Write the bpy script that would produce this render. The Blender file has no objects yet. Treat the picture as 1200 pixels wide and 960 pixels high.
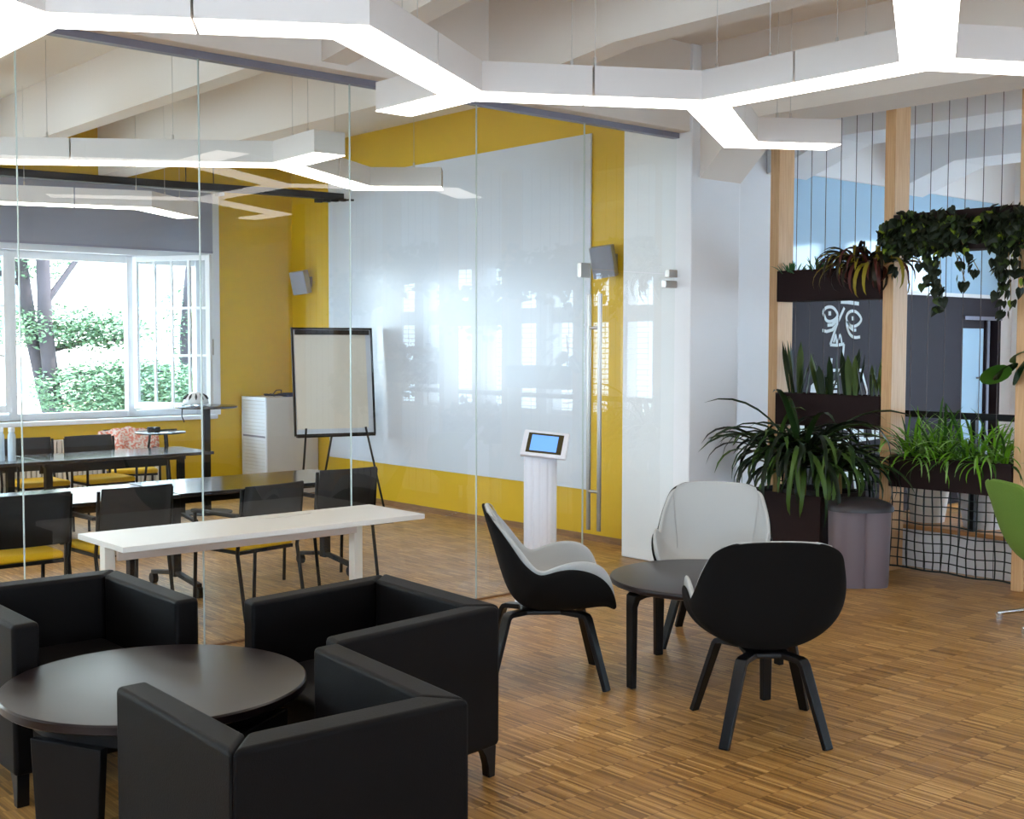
import bpy, bmesh, math, random
from mathutils import Vector, Matrix
R = math.radians
sc = bpy.context.scene
col = sc.collection
random.seed(7)

# ---------------------------------------------------------------- camera, sky, sun, exposure
def make_camera():
    yaw, pitch, roll, f = 0.854893520, 0.0532447003, 0.00202925759, 1439.048
    F = Vector((math.cos(yaw)*math.cos(pitch), math.sin(yaw)*math.cos(pitch), -math.sin(pitch)))
    R0 = Vector((math.sin(yaw), -math.cos(yaw), 0)); U0 = R0.cross(F)
    Rv = math.cos(roll)*R0 + math.sin(roll)*U0
    Uv = -math.sin(roll)*R0 + math.cos(roll)*U0
    cd = bpy.data.cameras.new('camera'); co = bpy.data.objects.new('camera', cd); col.objects.link(co)
    m = Matrix(((Rv.x, Uv.x, -F.x, 0), (Rv.y, Uv.y, -F.y, 0), (Rv.z, Uv.z, -F.z, 1.75), (0, 0, 0, 1)))
    co.matrix_world = m
    cd.sensor_fit = 'HORIZONTAL'; cd.sensor_width = 36.0; cd.lens = f/1200*36.0
    cd.clip_start = 0.05; cd.clip_end = 300
    sc.camera = co
make_camera()

def make_world():
    w = bpy.data.worlds.new('sky'); sc.world = w; w.use_nodes = True
    nt = w.node_tree; bg = nt.nodes['Background']
    bg.inputs['Color'].default_value = (0.62, 0.81, 1.0, 1); bg.inputs['Strength'].default_value = 9.0
make_world()
sun = bpy.data.lights.new('sun', 'SUN'); sun.energy = 10.0; sun.angle = R(3); sun.color = (1.0, 0.95, 0.86)
so = bpy.data.objects.new('sun', sun); col.objects.link(so)
so.rotation_euler = Vector((0.85, -0.50, 1.05)).to_track_quat('Z', 'Y').to_euler()
sc.view_settings.view_transform = 'Standard'; sc.view_settings.look = 'None'
sc.view_settings.gamma = 1.0; sc.view_settings.use_curve_mapping = False
sc.view_settings.exposure = 0.70
LAMP = 4.6          # strength of the pendant diffusers

# ---------------------------------------------------------------- materials
def lin(c):
    return tuple((x/12.92 if x <= 0.04045 else ((x+0.055)/1.055)**2.4) for x in [v/255 for v in c]) + (1,)
def mat(name, rgb, rough=0.6, spec=0.5, metal=0.0, noise=0.0, nscale=20, bump=0.0, bscale=60, coat=0.0, sheen=0.0, trans=0.0):
    m = bpy.data.materials.new(name); m.use_nodes = True
    nt = m.node_tree; b = nt.nodes['Principled BSDF']
    c = lin(rgb)
    b.inputs['Base Color'].default_value = c
    b.inputs['Roughness'].default_value = rough
    b.inputs['Metallic'].default_value = metal
    b.inputs['Specular IOR Level'].default_value = spec
    b.inputs['Coat Weight'].default_value = coat
    if sheen: b.inputs['Sheen Weight'].default_value = sheen; b.inputs['Sheen Roughness'].default_value = 0.4
    tc = nt.nodes.new('ShaderNodeTexCoord')
    if noise:
        n = nt.nodes.new('ShaderNodeTexNoise'); n.inputs['Scale'].default_value = nscale; n.inputs['Detail'].default_value = 4
        nt.links.new(tc.outputs['Object'], n.inputs['Vector'])
        mr = nt.nodes.new('ShaderNodeMapRange'); mr.inputs[3].default_value = 1-noise; mr.inputs[4].default_value = 1+noise
        nt.links.new(n.outputs['Fac'], mr.inputs[0])
        mx = nt.nodes.new('ShaderNodeMix'); mx.data_type = 'RGBA'; mx.blend_type = 'MULTIPLY'; mx.inputs[0].default_value = 1
        mx.inputs[6].default_value = c
        nt.links.new(mr.outputs[0], mx.inputs[7]); nt.links.new(mx.outputs[2], b.inputs['Base Color'])
    if bump:
        n2 = nt.nodes.new('ShaderNodeTexNoise'); n2.inputs['Scale'].default_value = bscale; n2.inputs['Detail'].default_value = 3
        nt.links.new(tc.outputs['Object'], n2.inputs['Vector'])
        bp = nt.nodes.new('ShaderNodeBump'); bp.inputs['Strength'].default_value = bump; bp.inputs['Distance'].default_value = 0.01
        nt.links.new(n2.outputs['Fac'], bp.inputs['Height']); nt.links.new(bp.outputs[0], b.inputs['Normal'])
    return m
def emit(name, rgb, s):
    m = bpy.data.materials.new(name); m.use_nodes = True; nt = m.node_tree
    b = nt.nodes['Principled BSDF']; b.inputs['Base Color'].default_value = lin(rgb)
    b.inputs['Emission Color'].default_value = lin(rgb); b.inputs['Emission Strength'].default_value = s
    return m
def glass(name, tint=(0.97, 0.985, 0.975), ior=1.5, mul=1.0):
    m = bpy.data.materials.new(name); m.use_nodes = True; nt = m.node_tree
    nt.nodes.remove(nt.nodes['Principled BSDF']); out = nt.nodes['Material Output']
    t = nt.nodes.new('ShaderNodeBsdfTransparent'); t.inputs[0].default_value = (*tint, 1)
    g = nt.nodes.new('ShaderNodeBsdfGlossy'); g.inputs['Roughness'].default_value = 0.0
    f = nt.nodes.new('ShaderNodeFresnel'); f.inputs[0].default_value = ior
    mm = nt.nodes.new('ShaderNodeMath'); mm.operation = 'MULTIPLY'; mm.inputs[1].default_value = mul
    geo = nt.nodes.new('ShaderNodeNewGeometry'); inv = nt.nodes.new('ShaderNodeMath'); inv.operation = 'SUBTRACT'; inv.inputs[0].default_value = 1
    m2 = nt.nodes.new('ShaderNodeMath'); m2.operation = 'MULTIPLY'
    mx = nt.nodes.new('ShaderNodeMixShader')
    nt.links.new(f.outputs[0], mm.inputs[0]); nt.links.new(geo.outputs['Backfacing'], inv.inputs[1])
    nt.links.new(mm.outputs[0], m2.inputs[0]); nt.links.new(inv.outputs[0], m2.inputs[1])
    nt.links.new(m2.outputs[0], mx.inputs[0]); nt.links.new(t.outputs[0], mx.inputs[1]); nt.links.new(g.outputs[0], mx.inputs[2])
    nt.links.new(mx.outputs[0], out.inputs[0])
    return m
def wood(name, a, b_, scale=6.0, axis='Z', rough=0.5):
    m = bpy.data.materials.new(name); m.use_nodes = True; nt = m.node_tree; b = nt.nodes['Principled BSDF']
    tc = nt.nodes.new('ShaderNodeTexCoord'); mp = nt.nodes.new('ShaderNodeMapping')
    s = {'X': (0.6, 14, 14), 'Y': (14, 0.6, 14), 'Z': (14, 14, 0.6)}[axis]; mp.inputs['Scale'].default_value = s
    n = nt.nodes.new('ShaderNodeTexNoise'); n.inputs['Scale'].default_value = scale; n.inputs['Detail'].default_value = 5; n.inputs['Distortion'].default_value = 0.6
    cr = nt.nodes.new('ShaderNodeValToRGB'); cr.color_ramp.elements[0].color = lin(a); cr.color_ramp.elements[1].color = lin(b_)
    cr.color_ramp.elements[0].position = 0.3; cr.color_ramp.elements[1].position = 0.7
    nt.links.new(tc.outputs['Object'], mp.inputs[0]); nt.links.new(mp.outputs[0], n.inputs['Vector'])
    nt.links.new(n.outputs['Fac'], cr.inputs[0]); nt.links.new(cr.outputs[0], b.inputs['Base Color'])
    b.inputs['Roughness'].default_value = rough
    return m
def parquet():
    # industrial parquet: thin upright strips, 0.16 m long, laid in bands with aligned end joints
    m = bpy.data.materials.new('parquet'); m.use_nodes = True; nt = m.node_tree; L = nt.links; b = nt.nodes['Principled BSDF']
    N = nt.nodes.new
    tc = N('ShaderNodeTexCoord'); sp = N('ShaderNodeSeparateXYZ'); L.new(tc.outputs['Object'], sp.inputs[0])
    def math_(op, a, v=None, c=None):
        n = N('ShaderNodeMath'); n.operation = op
        for i, x in enumerate((a, v, c)):
            if x is None: continue
            if isinstance(x, (int, float)): n.inputs[i].default_value = x
            else: L.new(x, n.inputs[i])
        return n.outputs[0]
    yb = math_('DIVIDE', sp.outputs[1], 0.16); band = math_('FLOOR', yb); yf = math_('FRACT', yb)
    wn = N('ShaderNodeTexWhiteNoise'); wn.noise_dimensions = '1D'; L.new(band, wn.inputs['W'])
    xo = math_('MULTIPLY_ADD', wn.outputs[0], 0.011, sp.outputs[0])
    xb = math_('DIVIDE', xo, 0.0115); strip = math_('FLOOR', xb); xf = math_('FRACT', xb)
    cmb = N('ShaderNodeCombineXYZ'); L.new(strip, cmb.inputs[0]); L.new(band, cmb.inputs[1])
    w2 = N('ShaderNodeTexWhiteNoise'); w2.noise_dimensions = '2D'; L.new(cmb.outputs[0], w2.inputs['Vector'])
    # groups of strips glued from one board share a tone
    cmb2 = N('ShaderNodeCombineXYZ'); L.new(math_('FLOOR', math_('DIVIDE', xo, 0.155)), cmb2.inputs[0]); L.new(band, cmb2.inputs[1])
    w3 = N('ShaderNodeTexWhiteNoise'); w3.noise_dimensions = '2D'; L.new(cmb2.outputs[0], w3.inputs['Vector'])
    mp = N('ShaderNodeMapping'); mp.inputs['Scale'].default_value = (260, 14, 1); L.new(tc.outputs['Object'], mp.inputs[0])
    gr = N('ShaderNodeTexNoise'); gr.inputs['Scale'].default_value = 1; gr.inputs['Detail'].default_value = 3; L.new(mp.outputs[0], gr.inputs['Vector'])
    v = math_('ADD', math_('MULTIPLY', w2.outputs[0], 0.62), math_('ADD', math_('MULTIPLY', w3.outputs[0], 0.16), math_('MULTIPLY', gr.outputs['Fac'], 0.28)))
    cr = N('ShaderNodeValToRGB'); e = cr.color_ramp.elements
    e[0].position = 0.10; e[0].color = lin((108, 74, 34)); e[1].position = 1.0; e[1].color = lin((228, 184, 118))
    k = e.new(0.42); k.color = lin((160, 116, 60)); k = e.new(0.74); k.color = lin((186, 140, 78))
    L.new(v, cr.inputs[0])
    ed = math_('MAXIMUM', math_('LESS_THAN', xf, 0.09), math_('LESS_THAN', yf, 0.016))
    mx = N('ShaderNodeMix'); mx.data_type = 'RGBA'; mx.blend_type = 'MULTIPLY'; L.new(math_('MULTIPLY', ed, 0.55), mx.inputs[0])
    L.new(cr.outputs[0], mx.inputs[6]); mx.inputs[7].default_value = lin((120, 80, 45))
    L.new(mx.outputs[2], b.inputs['Base Color'])
    b.inputs['Roughness'].default_value = 0.34; b.inputs['Specular IOR Level'].default_value = 0.42
    n2 = N('ShaderNodeTexNoise'); n2.inputs['Scale'].default_value = 3.0; n2.inputs['Detail'].default_value = 3; L.new(tc.outputs['Object'], n2.inputs['Vector'])
    mr = N('ShaderNodeMapRange'); mr.inputs[3].default_value = 0.26; mr.inputs[4].default_value = 0.46; L.new(n2.outputs['Fac'], mr.inputs[0]); L.new(mr.outputs[0], b.inputs['Roughness'])
    bp = N('ShaderNodeBump'); bp.inputs['Strength'].default_value = 0.25; bp.inputs['Distance'].default_value = 0.002
    L.new(math_('ADD', math_('MULTIPLY', ed, -1.0), math_('MULTIPLY', w2.outputs[0], 0.4)), bp.inputs['Height']); L.new(bp.outputs[0], b.inputs['Normal'])
    return m

M = dict(
    floor=parquet(),
    plaster=mat('warm_white_plaster', (236, 226, 216), 0.85, noise=0.03, nscale=2, bump=0.05, bscale=120),
    white=mat('white_wall_paint', (236, 236, 238), 0.7, noise=0.02, nscale=2, bump=0.04, bscale=120),
    yellow=mat('yellow_wall_paint', (216, 174, 0), 0.5, noise=0.03, nscale=3, bump=0.05, bscale=150),
    board=mat('whiteboard_enamel', (214, 219, 228), 0.22, spec=0.5),
    gloss_white=mat('white_lacquer', (232, 234, 238), 0.35),
    desk_white=mat('white_laminate', (214, 210, 203), 0.38),
    desk_frame=mat('cream_powder_coat', (208, 190, 176), 0.5),
    skirting=wood('skirting_wood', (120, 84, 50), (150, 108, 66), axis='Y'),
    metal=mat('brushed_steel', (176, 168, 160), 0.3, metal=1.0),
    chrome=mat('polished_chrome', (210, 210, 212), 0.12, metal=1.0),
    rail=mat('anodised_grey', (140, 140, 156), 0.4, metal=0.6),
    leather=mat('black_faux_leather', (11, 8, 8), 0.55, spec=0.12, noise=0.06, nscale=8, bump=0.12, bscale=220),
    laminate=mat('dark_laminate', (27, 18, 19), 0.28, spec=0.4, noise=0.12, nscale=70, bump=0.05, bscale=400),
    black=mat('black_powder_coat', (13, 12, 13), 0.5, spec=0.2),
    blacksat=mat('black_stained_ply', (12, 12, 15), 0.35, spec=0.3),
    mesh_black=mat('black_mesh_fabric', (17, 15, 17), 0.8, bump=0.2, bscale=600),
    wool=mat('light_grey_wool', (170, 171, 169), 0.9, noise=0.03, nscale=200, bump=0.1, bscale=500, sheen=0.1),
    feltdark=mat('black_felt', (17, 15, 14), 0.9, spec=0.15, noise=0.05, nscale=100, bump=0.1, bscale=500),
    felt=mat('green_felt', (98, 128, 44), 0.95, noise=0.10, nscale=120, bump=0.15, bscale=500),
    seat_yellow=mat('yellow_seat_fabric', (232, 182, 20), 0.85, bump=0.1, bscale=500),
    pine=wood('pine_orange', (200, 152, 102), (218, 176, 128), axis='Z'),
    planter=mat('dark_brown_planter', (38, 23, 22), 0.7, spec=0.2, noise=0.05, nscale=30),
    soil=mat('potting_soil', (50, 38, 28), 0.95, noise=0.3, nscale=60, bump=0.6, bscale=80),
    net=mat('dark_green_cord', (26, 36, 34), 0.8),
    string=mat('grey_cord', (96, 88, 92), 0.7),
    chalk=mat('blackboard_paint', (46, 41, 50), 0.7, spec=0.25, noise=0.08, nscale=4),
    chalkline=mat('white_chalk_paint', (226, 238, 242), 0.8),
    sky_glass=mat('blue_reflection_glass', (176, 212, 238), 0.08, spec=0.8),  # blue reflected in the panes is put into their base colour
    bin=mat('grey_bin_plastic', (112, 100, 106), 0.5, bump=0.05, bscale=200),
    bin_lid=mat('dark_bin_lid', (40, 36, 40), 0.4),
    paper=mat('flipchart_paper', (226, 218, 204), 0.8, noise=0.03, nscale=6, bump=0.1, bscale=14),
    speaker=mat('silver_speaker_cloth', (150, 150, 160), 0.5, bump=0.2, bscale=500),
    blind=mat('grey_roller_blind', (150, 152, 166), 0.85, bump=0.05, bscale=300),
    screen=emit('tablet_screen', (92, 140, 215), 0.7),
    bezel=mat('tablet_bezel', (70, 62, 40), 0.25),
    radiator=mat('cream_radiator', (222, 214, 200), 0.4),
    coral=mat('coral_scarf', (224, 132, 112), 0.9, noise=0.5, nscale=40),
    helmet=mat('white_helmet_shell', (226, 228, 230), 0.35),
    glass=glass('partition_glass', mul=1.35),
    edge=mat('polished_glass_edge', (186, 198, 194), 0.3),
    pane=glass('window_glass', (0.96, 0.98, 0.99), mul=0.9),
    bottle=mat('clear_bottle', (200, 215, 225), 0.1),
    lamp_body=mat('pendant_white_steel', (226, 219, 214), 0.55),
    lamp=emit('pendant_diffuser', (255, 249, 242), LAMP),
    wire=mat('steel_wire', (205, 198, 190), 0.5),
    bark=mat('tree_bark', (62, 56, 62), 0.95, noise=0.3, nscale=6, bump=0.5, bscale=20),
    tree1=mat('tree_leaf_green', (104, 134, 104), 0.7, noise=0.25, nscale=3),
    facade=mat('sunlit_cream_render', (236, 230, 222), 0.9, noise=0.03),
    facade_orange=mat('peach_render', (232, 208, 180), 0.9),
    far_glass=mat('far_window_glass', (120, 150, 165), 0.15),
    street=mat('street_paving', (190, 190, 185), 0.9, noise=0.1),
    slat=mat('white_blind_slat', (226, 226, 222), 0.7),
    dark=mat('dark_doorway', (34, 32, 38), 0.6),  # even near-black for everything behind the doorway
)
M['tree1'].node_tree.nodes['Principled BSDF'].inputs['Subsurface Weight'].default_value = 0.0
def leafmat(name, rgb, rough=0.5, noise=0.2):
    m = mat(name, rgb, rough, spec=0.25, noise=noise, nscale=9)
    return m
LEAF = dict(
    ivy=leafmat('ivy_dark_leaf', (30, 38, 22)), ivy_new=leafmat('ivy_young_leaf', (120, 138, 36)), ivy_mid=leafmat('ivy_green_leaf', (56, 72, 30)),
    spider=leafmat('spider_plant_leaf', (104, 158, 34)), spider2=leafmat('spider_plant_pale_leaf', (140, 176, 96)), spider3=leafmat('spider_plant_dark_leaf', (48, 84, 24)),
    snake=leafmat('snake_plant_leaf', (34, 50, 24)), snake2=leafmat('snake_plant_pale_leaf', (74, 92, 44)),
    drac=leafmat('dracaena_leaf', (32, 54, 22), 0.45), drac2=leafmat('dracaena_pale_leaf', (70, 96, 40), 0.4), drac3=leafmat('dracaena_deep_leaf', (22, 34, 20), 0.3),  # three dracaena leaf greens, mixed at random
    croton=leafmat('drooping_dark_leaf', (42, 34, 20)), croton2=leafmat('drooping_yellow_leaf', (140, 124, 34)), croton3=leafmat('drooping_red_leaf', (84, 40, 34)),
    herb=leafmat('succulent_leaf', (62, 104, 58)), rubber=leafmat('rubber_plant_leaf', (30, 52, 24), 0.25), rubber2=leafmat('rubber_plant_bright_leaf', (58, 98, 30), 0.3),
)

# ---------------------------------------------------------------- mesh helpers
class MB:
    def __init__(s): s.v = []; s.f = []
    def add(s, vs, fs):
        o = len(s.v); s.v += [tuple(v) for v in vs]; s.f += [tuple(i+o for i in f) for f in fs]; return s
    def box(s, x0, x1, y0, y1, z0, z1):
        return s.add([(x, y, z) for z in (z0, z1) for y in (y0, y1) for x in (x0, x1)],
                     [(0, 2, 3, 1), (4, 5, 7, 6), (0, 1, 5, 4), (2, 6, 7, 3), (0, 4, 6, 2), (1, 3, 7, 5)])
    def prism(s, poly, z0, z1):                     # poly ccw list of (x,y)
        n = len(poly); a = sum(poly[i][0]*poly[(i+1) % n][1]-poly[(i+1) % n][0]*poly[i][1] for i in range(n))
        if a < 0: poly = poly[::-1]
        vs = [(x, y, z0) for x, y in poly]+[(x, y, z1) for x, y in poly]
        fs = [tuple(range(n))[::-1], tuple(range(n, 2*n))]+[(i, (i+1) % n, n+(i+1) % n, n+i) for i in range(n)]
        return s.add(vs, fs)
    def prism3(s, pts, off):                        # polygon in 3d extruded by vector
        n = len(pts); off = Vector(off); P = [Vector(p) for p in pts]
        nn = Vector((0, 0, 0))
        for i in range(n): nn += P[i].cross(P[(i+1) % n])
        if nn.dot(off) > 0: P = P[::-1]
        vs = P+[p+off for p in P]
        return s.add(vs, [tuple(range(n)), tuple(range(n, 2*n))[::-1]]+[(i, n+i, n+(i+1) % n, (i+1) % n) for i in range(n)])
    def tube(s, pts, r, n=8, caps=True):
        P = [Vector(p) for p in pts]; rr = r if isinstance(r, (list, tuple)) else [r]*len(P)
        o = len(s.v); up = None
        for i, p in enumerate(P):
            d = (P[min(i+1, len(P)-1)]-P[max(i-1, 0)]).normalized()
            if up is None:
                up = d.orthogonal().normalized()
            else:
                up = (up-d*up.dot(d)).normalized()
            w = d.cross(up)
            for k in range(n):
                a = 2*math.pi*k/n; s.v.append(tuple(p+(up*math.cos(a)+w*math.sin(a))*rr[i]))
        for i in range(len(P)-1):
            for k in range(n):
                a = o+i*n+k; b = o+i*n+(k+1) % n; s.f.append((a, b, b+n, a+n))
        if caps:
            s.f.append(tuple(o+k for k in range(n))[::-1]); e = o+(len(P)-1)*n; s.f.append(tuple(e+k for k in range(n)))
        return s
    def bar(s, pts, wdir, w, t):                    # flat bar swept along pts; wdir = width direction
        P = [Vector(p) for p in pts]; W = Vector(wdir).normalized(); o = len(s.v)
        ws = w if isinstance(w, (list, tuple)) else [w]*len(P)
        for i, p in enumerate(P):
            d0 = (P[i]-P[i-1]).normalized() if i else (P[1]-P[0]).normalized()
            d1 = (P[i+1]-P[i]).normalized() if i < len(P)-1 else d0
            d = (d0+d1).normalized(); nn = d.cross(W).normalized(); k = 1/max(0.5, d.dot(d0))
            for a, b in ((-1, -1), (1, -1), (1, 1), (-1, 1)):
                s.v.append(tuple(p+W*a*ws[i]/2+nn*b*t/2*k))
        for i in range(len(P)-1):
            for k in range(4):
                a = o+i*4+k; b = o+i*4+(k+1) % 4; s.f.append((a, b, b+4, a+4))
        e = o+(len(P)-1)*4
        s.f += [(o+3, o+2, o+1, o), (e, e+1, e+2, e+3)]
        return s
    def lathe(s, prof, n=32, c=(0, 0)):
        o = len(s.v)
        for r, z in prof:
            for k in range(n):
                a = 2*math.pi*k/n; s.v.append((c[0]+r*math.cos(a), c[1]+r*math.sin(a), z))
        for i in range(len(prof)-1):
            for k in range(n):
                a = o+i*n+k; b = o+i*n+(k+1) % n; s.f.append((a, b, b+n, a+n))
        s.f.append(tuple(o+k for k in range(n))[::-1]); e = o+(len(prof)-1)*n; s.f.append(tuple(e+k for k in range(n)))
        return s
    def mesh(s, name, material, smooth=0):
        me = bpy.data.meshes.new(name); me.from_pydata(s.v, [], s.f); me.update()
        bm = bmesh.new(); bm.from_mesh(me); bmesh.ops.recalc_face_normals(bm, faces=bm.faces); bm.to_mesh(me); bm.free()
        if material: me.materials.append(material)
        if smooth:
            me.polygons.foreach_set('use_smooth', [True]*len(me.polygons)); me.set_sharp_from_angle(angle=R(smooth))
        return me
    def build(s, name, material, parent=None, smooth=0, bevel=0, seg=2, subsurf=0):
        o = bpy.data.objects.new(name, s.mesh(name, material, smooth)); col.objects.link(o)
        if parent is not None: o.parent = parent
        if bevel:
            b = o.modifiers.new('bevel', 'BEVEL'); b.width = bevel; b.segments = seg; b.limit_method = 'ANGLE'; b.angle_limit = R(35)
            if seg > 1: o.data.polygons.foreach_set('use_smooth', [True]*len(o.data.polygons)); b.harden_normals = True
        if subsurf:
            q = o.modifiers.new('sub', 'SUBSURF'); q.levels = subsurf; q.render_levels = subsurf
        return o
def empty(name, loc=(0, 0, 0), rz=0.0):
    o = bpy.data.objects.new(name, None); o.empty_display_size = 0.1; col.objects.link(o); o.location = loc; o.rotation_euler = (0, 0, rz); return o
def tag(o, label=None, cat=None, group=None, kind=None):
    if label: o['label'] = label
    if cat: o['category'] = cat
    if group: o['group'] = group
    if kind: o['kind'] = kind
    return o
def thing(name, label, cat, loc=(0, 0, 0), rz=0.0, group=None):
    return tag(empty(name, loc, rz), label, cat, group)
def struct(o): o['kind'] = 'structure'; return o
def copy_tree(o, parent=None):
    c = o.copy(); col.objects.link(c)
    if parent is not None: c.parent = parent
    for ch in list(o.children): copy_tree(ch, c)
    return c
def link(name, me, parent, loc=(0, 0, 0), rot=(0, 0, 0), sc_=(1, 1, 1)):
    o = bpy.data.objects.new(name, me); col.objects.link(o); o.parent = parent
    o.location = loc; o.rotation_euler = rot; o.scale = sc_; return o
def arc(c, r, a0, a1, n): return [(c[0]+r*math.cos(R(a0+(a1-a0)*i/n)), c[1]+r*math.sin(R(a0+(a1-a0)*i/n))) for i in range(n+1)]

# ---------------------------------------------------------------- key dimensions (metres)
YG = 6.434      # glass partition
XW = 7.69       # whiteboard wall
YB = 12.85      # window wall
CEIL = 4.05
XL, XR, Y0 = -2.5, 13.8, -7.6

# ---------------------------------------------------------------- setting: shell
struct(MB().box(XL-.2, XR+.2, Y0-.2, YB+.25, -0.2, 0).build('floor', M['floor']))
struct(MB().box(XL-.2, XR+.2, Y0-.2, YB+.25, CEIL, CEIL+.3).build('ceiling', M['plaster']))

def wall_with_holes(name, axis, at, th, lo, hi, z0, z1, holes, material, parent=None):
    """wall in plane axis=at, spanning lo..hi; holes = [(a,b,z0,z1)] non overlapping in a"""
    mb = MB()
    def put(a, b, c, d):
        if b-a < 1e-4 or d-c < 1e-4: return
        if axis == 'Y': mb.box(a, b, min(at, at+th), max(at, at+th), c, d)
        else: mb.box(min(at, at+th), max(at, at+th), a, b, c, d)
    cur = lo
    for a, b, c, d in sorted(holes):
        put(cur, a, z0, z1); put(a, b, z0, c); put(a, b, d, z1); cur = b
    put(cur, hi, z0, z1)
    o = mb.build(name, material, parent)
    if parent is None: struct(o)
    return o

# window wall of the meeting room, two openings
WIN = [(3.05, 6.60, 0.94, 2.78), (-1.6, 1.95, 0.94, 2.78)]
wall_with_holes('wall_back', 'Y', YB, 0.42, XL, XW+.2, 0, CEIL, WIN, M['yellow'])
wall_with_holes('wall_left', 'X', XL, -0.2, Y0, YB+.4, 0, CEIL, [(-5.5, -3.5, .9, 3.0), (1.0, 3.0, 1.2, 3.0), (8, 11, .94, 2.78)], M['white'])
wall_with_holes('wall_front', 'Y', Y0, -0.2, XL, XR, 0, CEIL, [(-1.5, .5, .9, 3.0), (1.4, 3.4, .9, 3.0)], M['white'])
# yellow wall with the whiteboard
struct(MB().box(XW, XW+.2, 7.085, YB, 0, CEIL).build('wall_right', M['yellow']))
struct(MB().box(XW-.012, XW+.1, 7.0, YB, 0, .055).build('baseboard_right', M['skirting']))
# pier at the end of the glass, its corbelled haunch and the beam it carries
def haunch_beam(name, x0, x1, zs, ya, yb, haunches, material=None):
    """beam along Y with soffit zs between ya and yb; haunches = [(y_foot, z_foot, y_top)]"""
    pts = [(ya, CEIL+.02), (ya, zs), (yb, zs), (yb, CEIL+.02)]
    mb = MB().prism3([(x0, y, z) for y, z in pts], (x1-x0, 0, 0))
    for yf, zf, yt in haunches:
        mb.prism3([(x0+.001, yf, zf), (x0+.001, yt, zs), (x0+.001, yt, zs+.1), (x0+.001, yf, zs+.1)], (x1-x0-.002, 0, 0))
    return struct(mb.build(name, material or M['plaster']))
pier = MB(); pier.box(7.285, 7.877, 6.275, 7.0, 0, CEIL); pier.box(7.53, 7.69, 7.0, 7.085, 0, CEIL)
struct(pier.build('wall_pier', M['white'], bevel=.012))
haunch_beam('trim_1', 7.377, 7.877, 3.43, Y0, 6.27, [(6.275, 3.035, 5.86)])
haunch_beam('trim_2', 5.27, 5.46, 3.53, Y0, 6.30, [(6.30, 3.40, 5.15)])
haunch_beam('trim_3', 5.33, 5.60, 3.53, 6.50, YB, [(6.50, 3.40, 7.2)])
haunch_beam('trim_4', 3.98, 4.16, 3.56, Y0, 6.30, [(6.30, 3.42, 5.15)])
haunch_beam('trim_5', 4.05, 4.21, 3.56, 6.50, YB, [(6.50, 3.40, 7.1)])
haunch_beam('trim_6', 2.60, 2.78, 3.56, Y0, 6.30, [(6.30, 3.42, 5.15)])
haunch_beam('trim_7', 2.60, 2.78, 3.56, 6.50, YB, [(6.50, 3.40, 7.1)])
haunch_beam('trim_8', 9.15, 9.75, 3.55, Y0, 6.98, [(6.99, 3.30, 6.3)], M['white'])
haunch_beam('trim_9', 11.2, 11.8, 3.55, Y0, 6.98, [(6.99, 3.30, 6.3)], M['white'])
# downstand over the glass
struct(MB().box(XL, 7.3, 6.30, 6.50, 3.385, CEIL).build('trim_10', M['plaster'], bevel=.006))

# glass partition: rail, panes, joints, door
gp = struct(empty('wall_glass', (0, YG, 0)))
def gbox(name, x0, x1, y0, y1, z0, z1, m, **k):
    return MB().box(x0, x1, y0-YG, y1-YG, z0, z1).build(name, m, gp, **k)
gbox('top_rail', XL, 7.285, YG-.03, YG+.03, 3.345, 3.385, M['rail'])
gbox('floor_channel', XL, 6.29, YG-.012, YG+.012, 0, .012, M['skirting'])
jx = [6.285-1.0105*i for i in range(0, 9)]
for a, b in zip(jx[1:], jx[:-1]):
    gbox('pane', a+.004, b-.004, YG-.005, YG+.005, .012, 3.345, M['glass'])
    gbox('pane_joint', b-.0025, b+.0025, YG-.006, YG+.006, .012, 3.345, M['edge'] if 'edge' in M else M['rail'])
gbox('pane', 6.293, 7.28, YG-.005, YG+.005, 2.300, 3.345, M['glass'])
gbox('patch_fitting', 6.24, 6.335, YG-.02, YG+.02, 2.235, 2.34, M['metal'], bevel=.003)
gbox('patch_fitting', 7.19, 7.285, YG-.022, YG+.022, 2.27, 2.33, M['metal'], bevel=.003)
dr = struct(empty('door_1', (7.27, YG, 0)))
def dbox(name, x0, x1, y0, y1, z0, z1, m, par=None, **k):
    return MB().box(x0-7.27, x1-7.27, y0-YG, y1-YG, z0, z1).build(name, m, par or dr, **k)
dbox('door_pane', 6.294, 7.276, YG-.005, YG+.005, .01, 2.292, M['glass'])
dbox('hinge_fitting', 7.15, 7.276, YG-.025, YG+.025, 2.19, 2.245, M['metal'], bevel=.004)
for s in (-1, 1):
    h = MB().tube([(6.40-7.27, s*.055, .37), (6.40-7.27, s*.055, 2.12)], .0165, 12)
    for z in (.66, 1.87): h.tube([(6.40-7.27, 0, z), (6.40-7.27, s*.055, z)], .012, 10)
    h.build('pull_handle', M['metal'], dr, smooth=40)
dbox('hinge_fitting', 7.15, 7.276, YG-.025, YG+.025, .01, .06, M['metal'])

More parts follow.
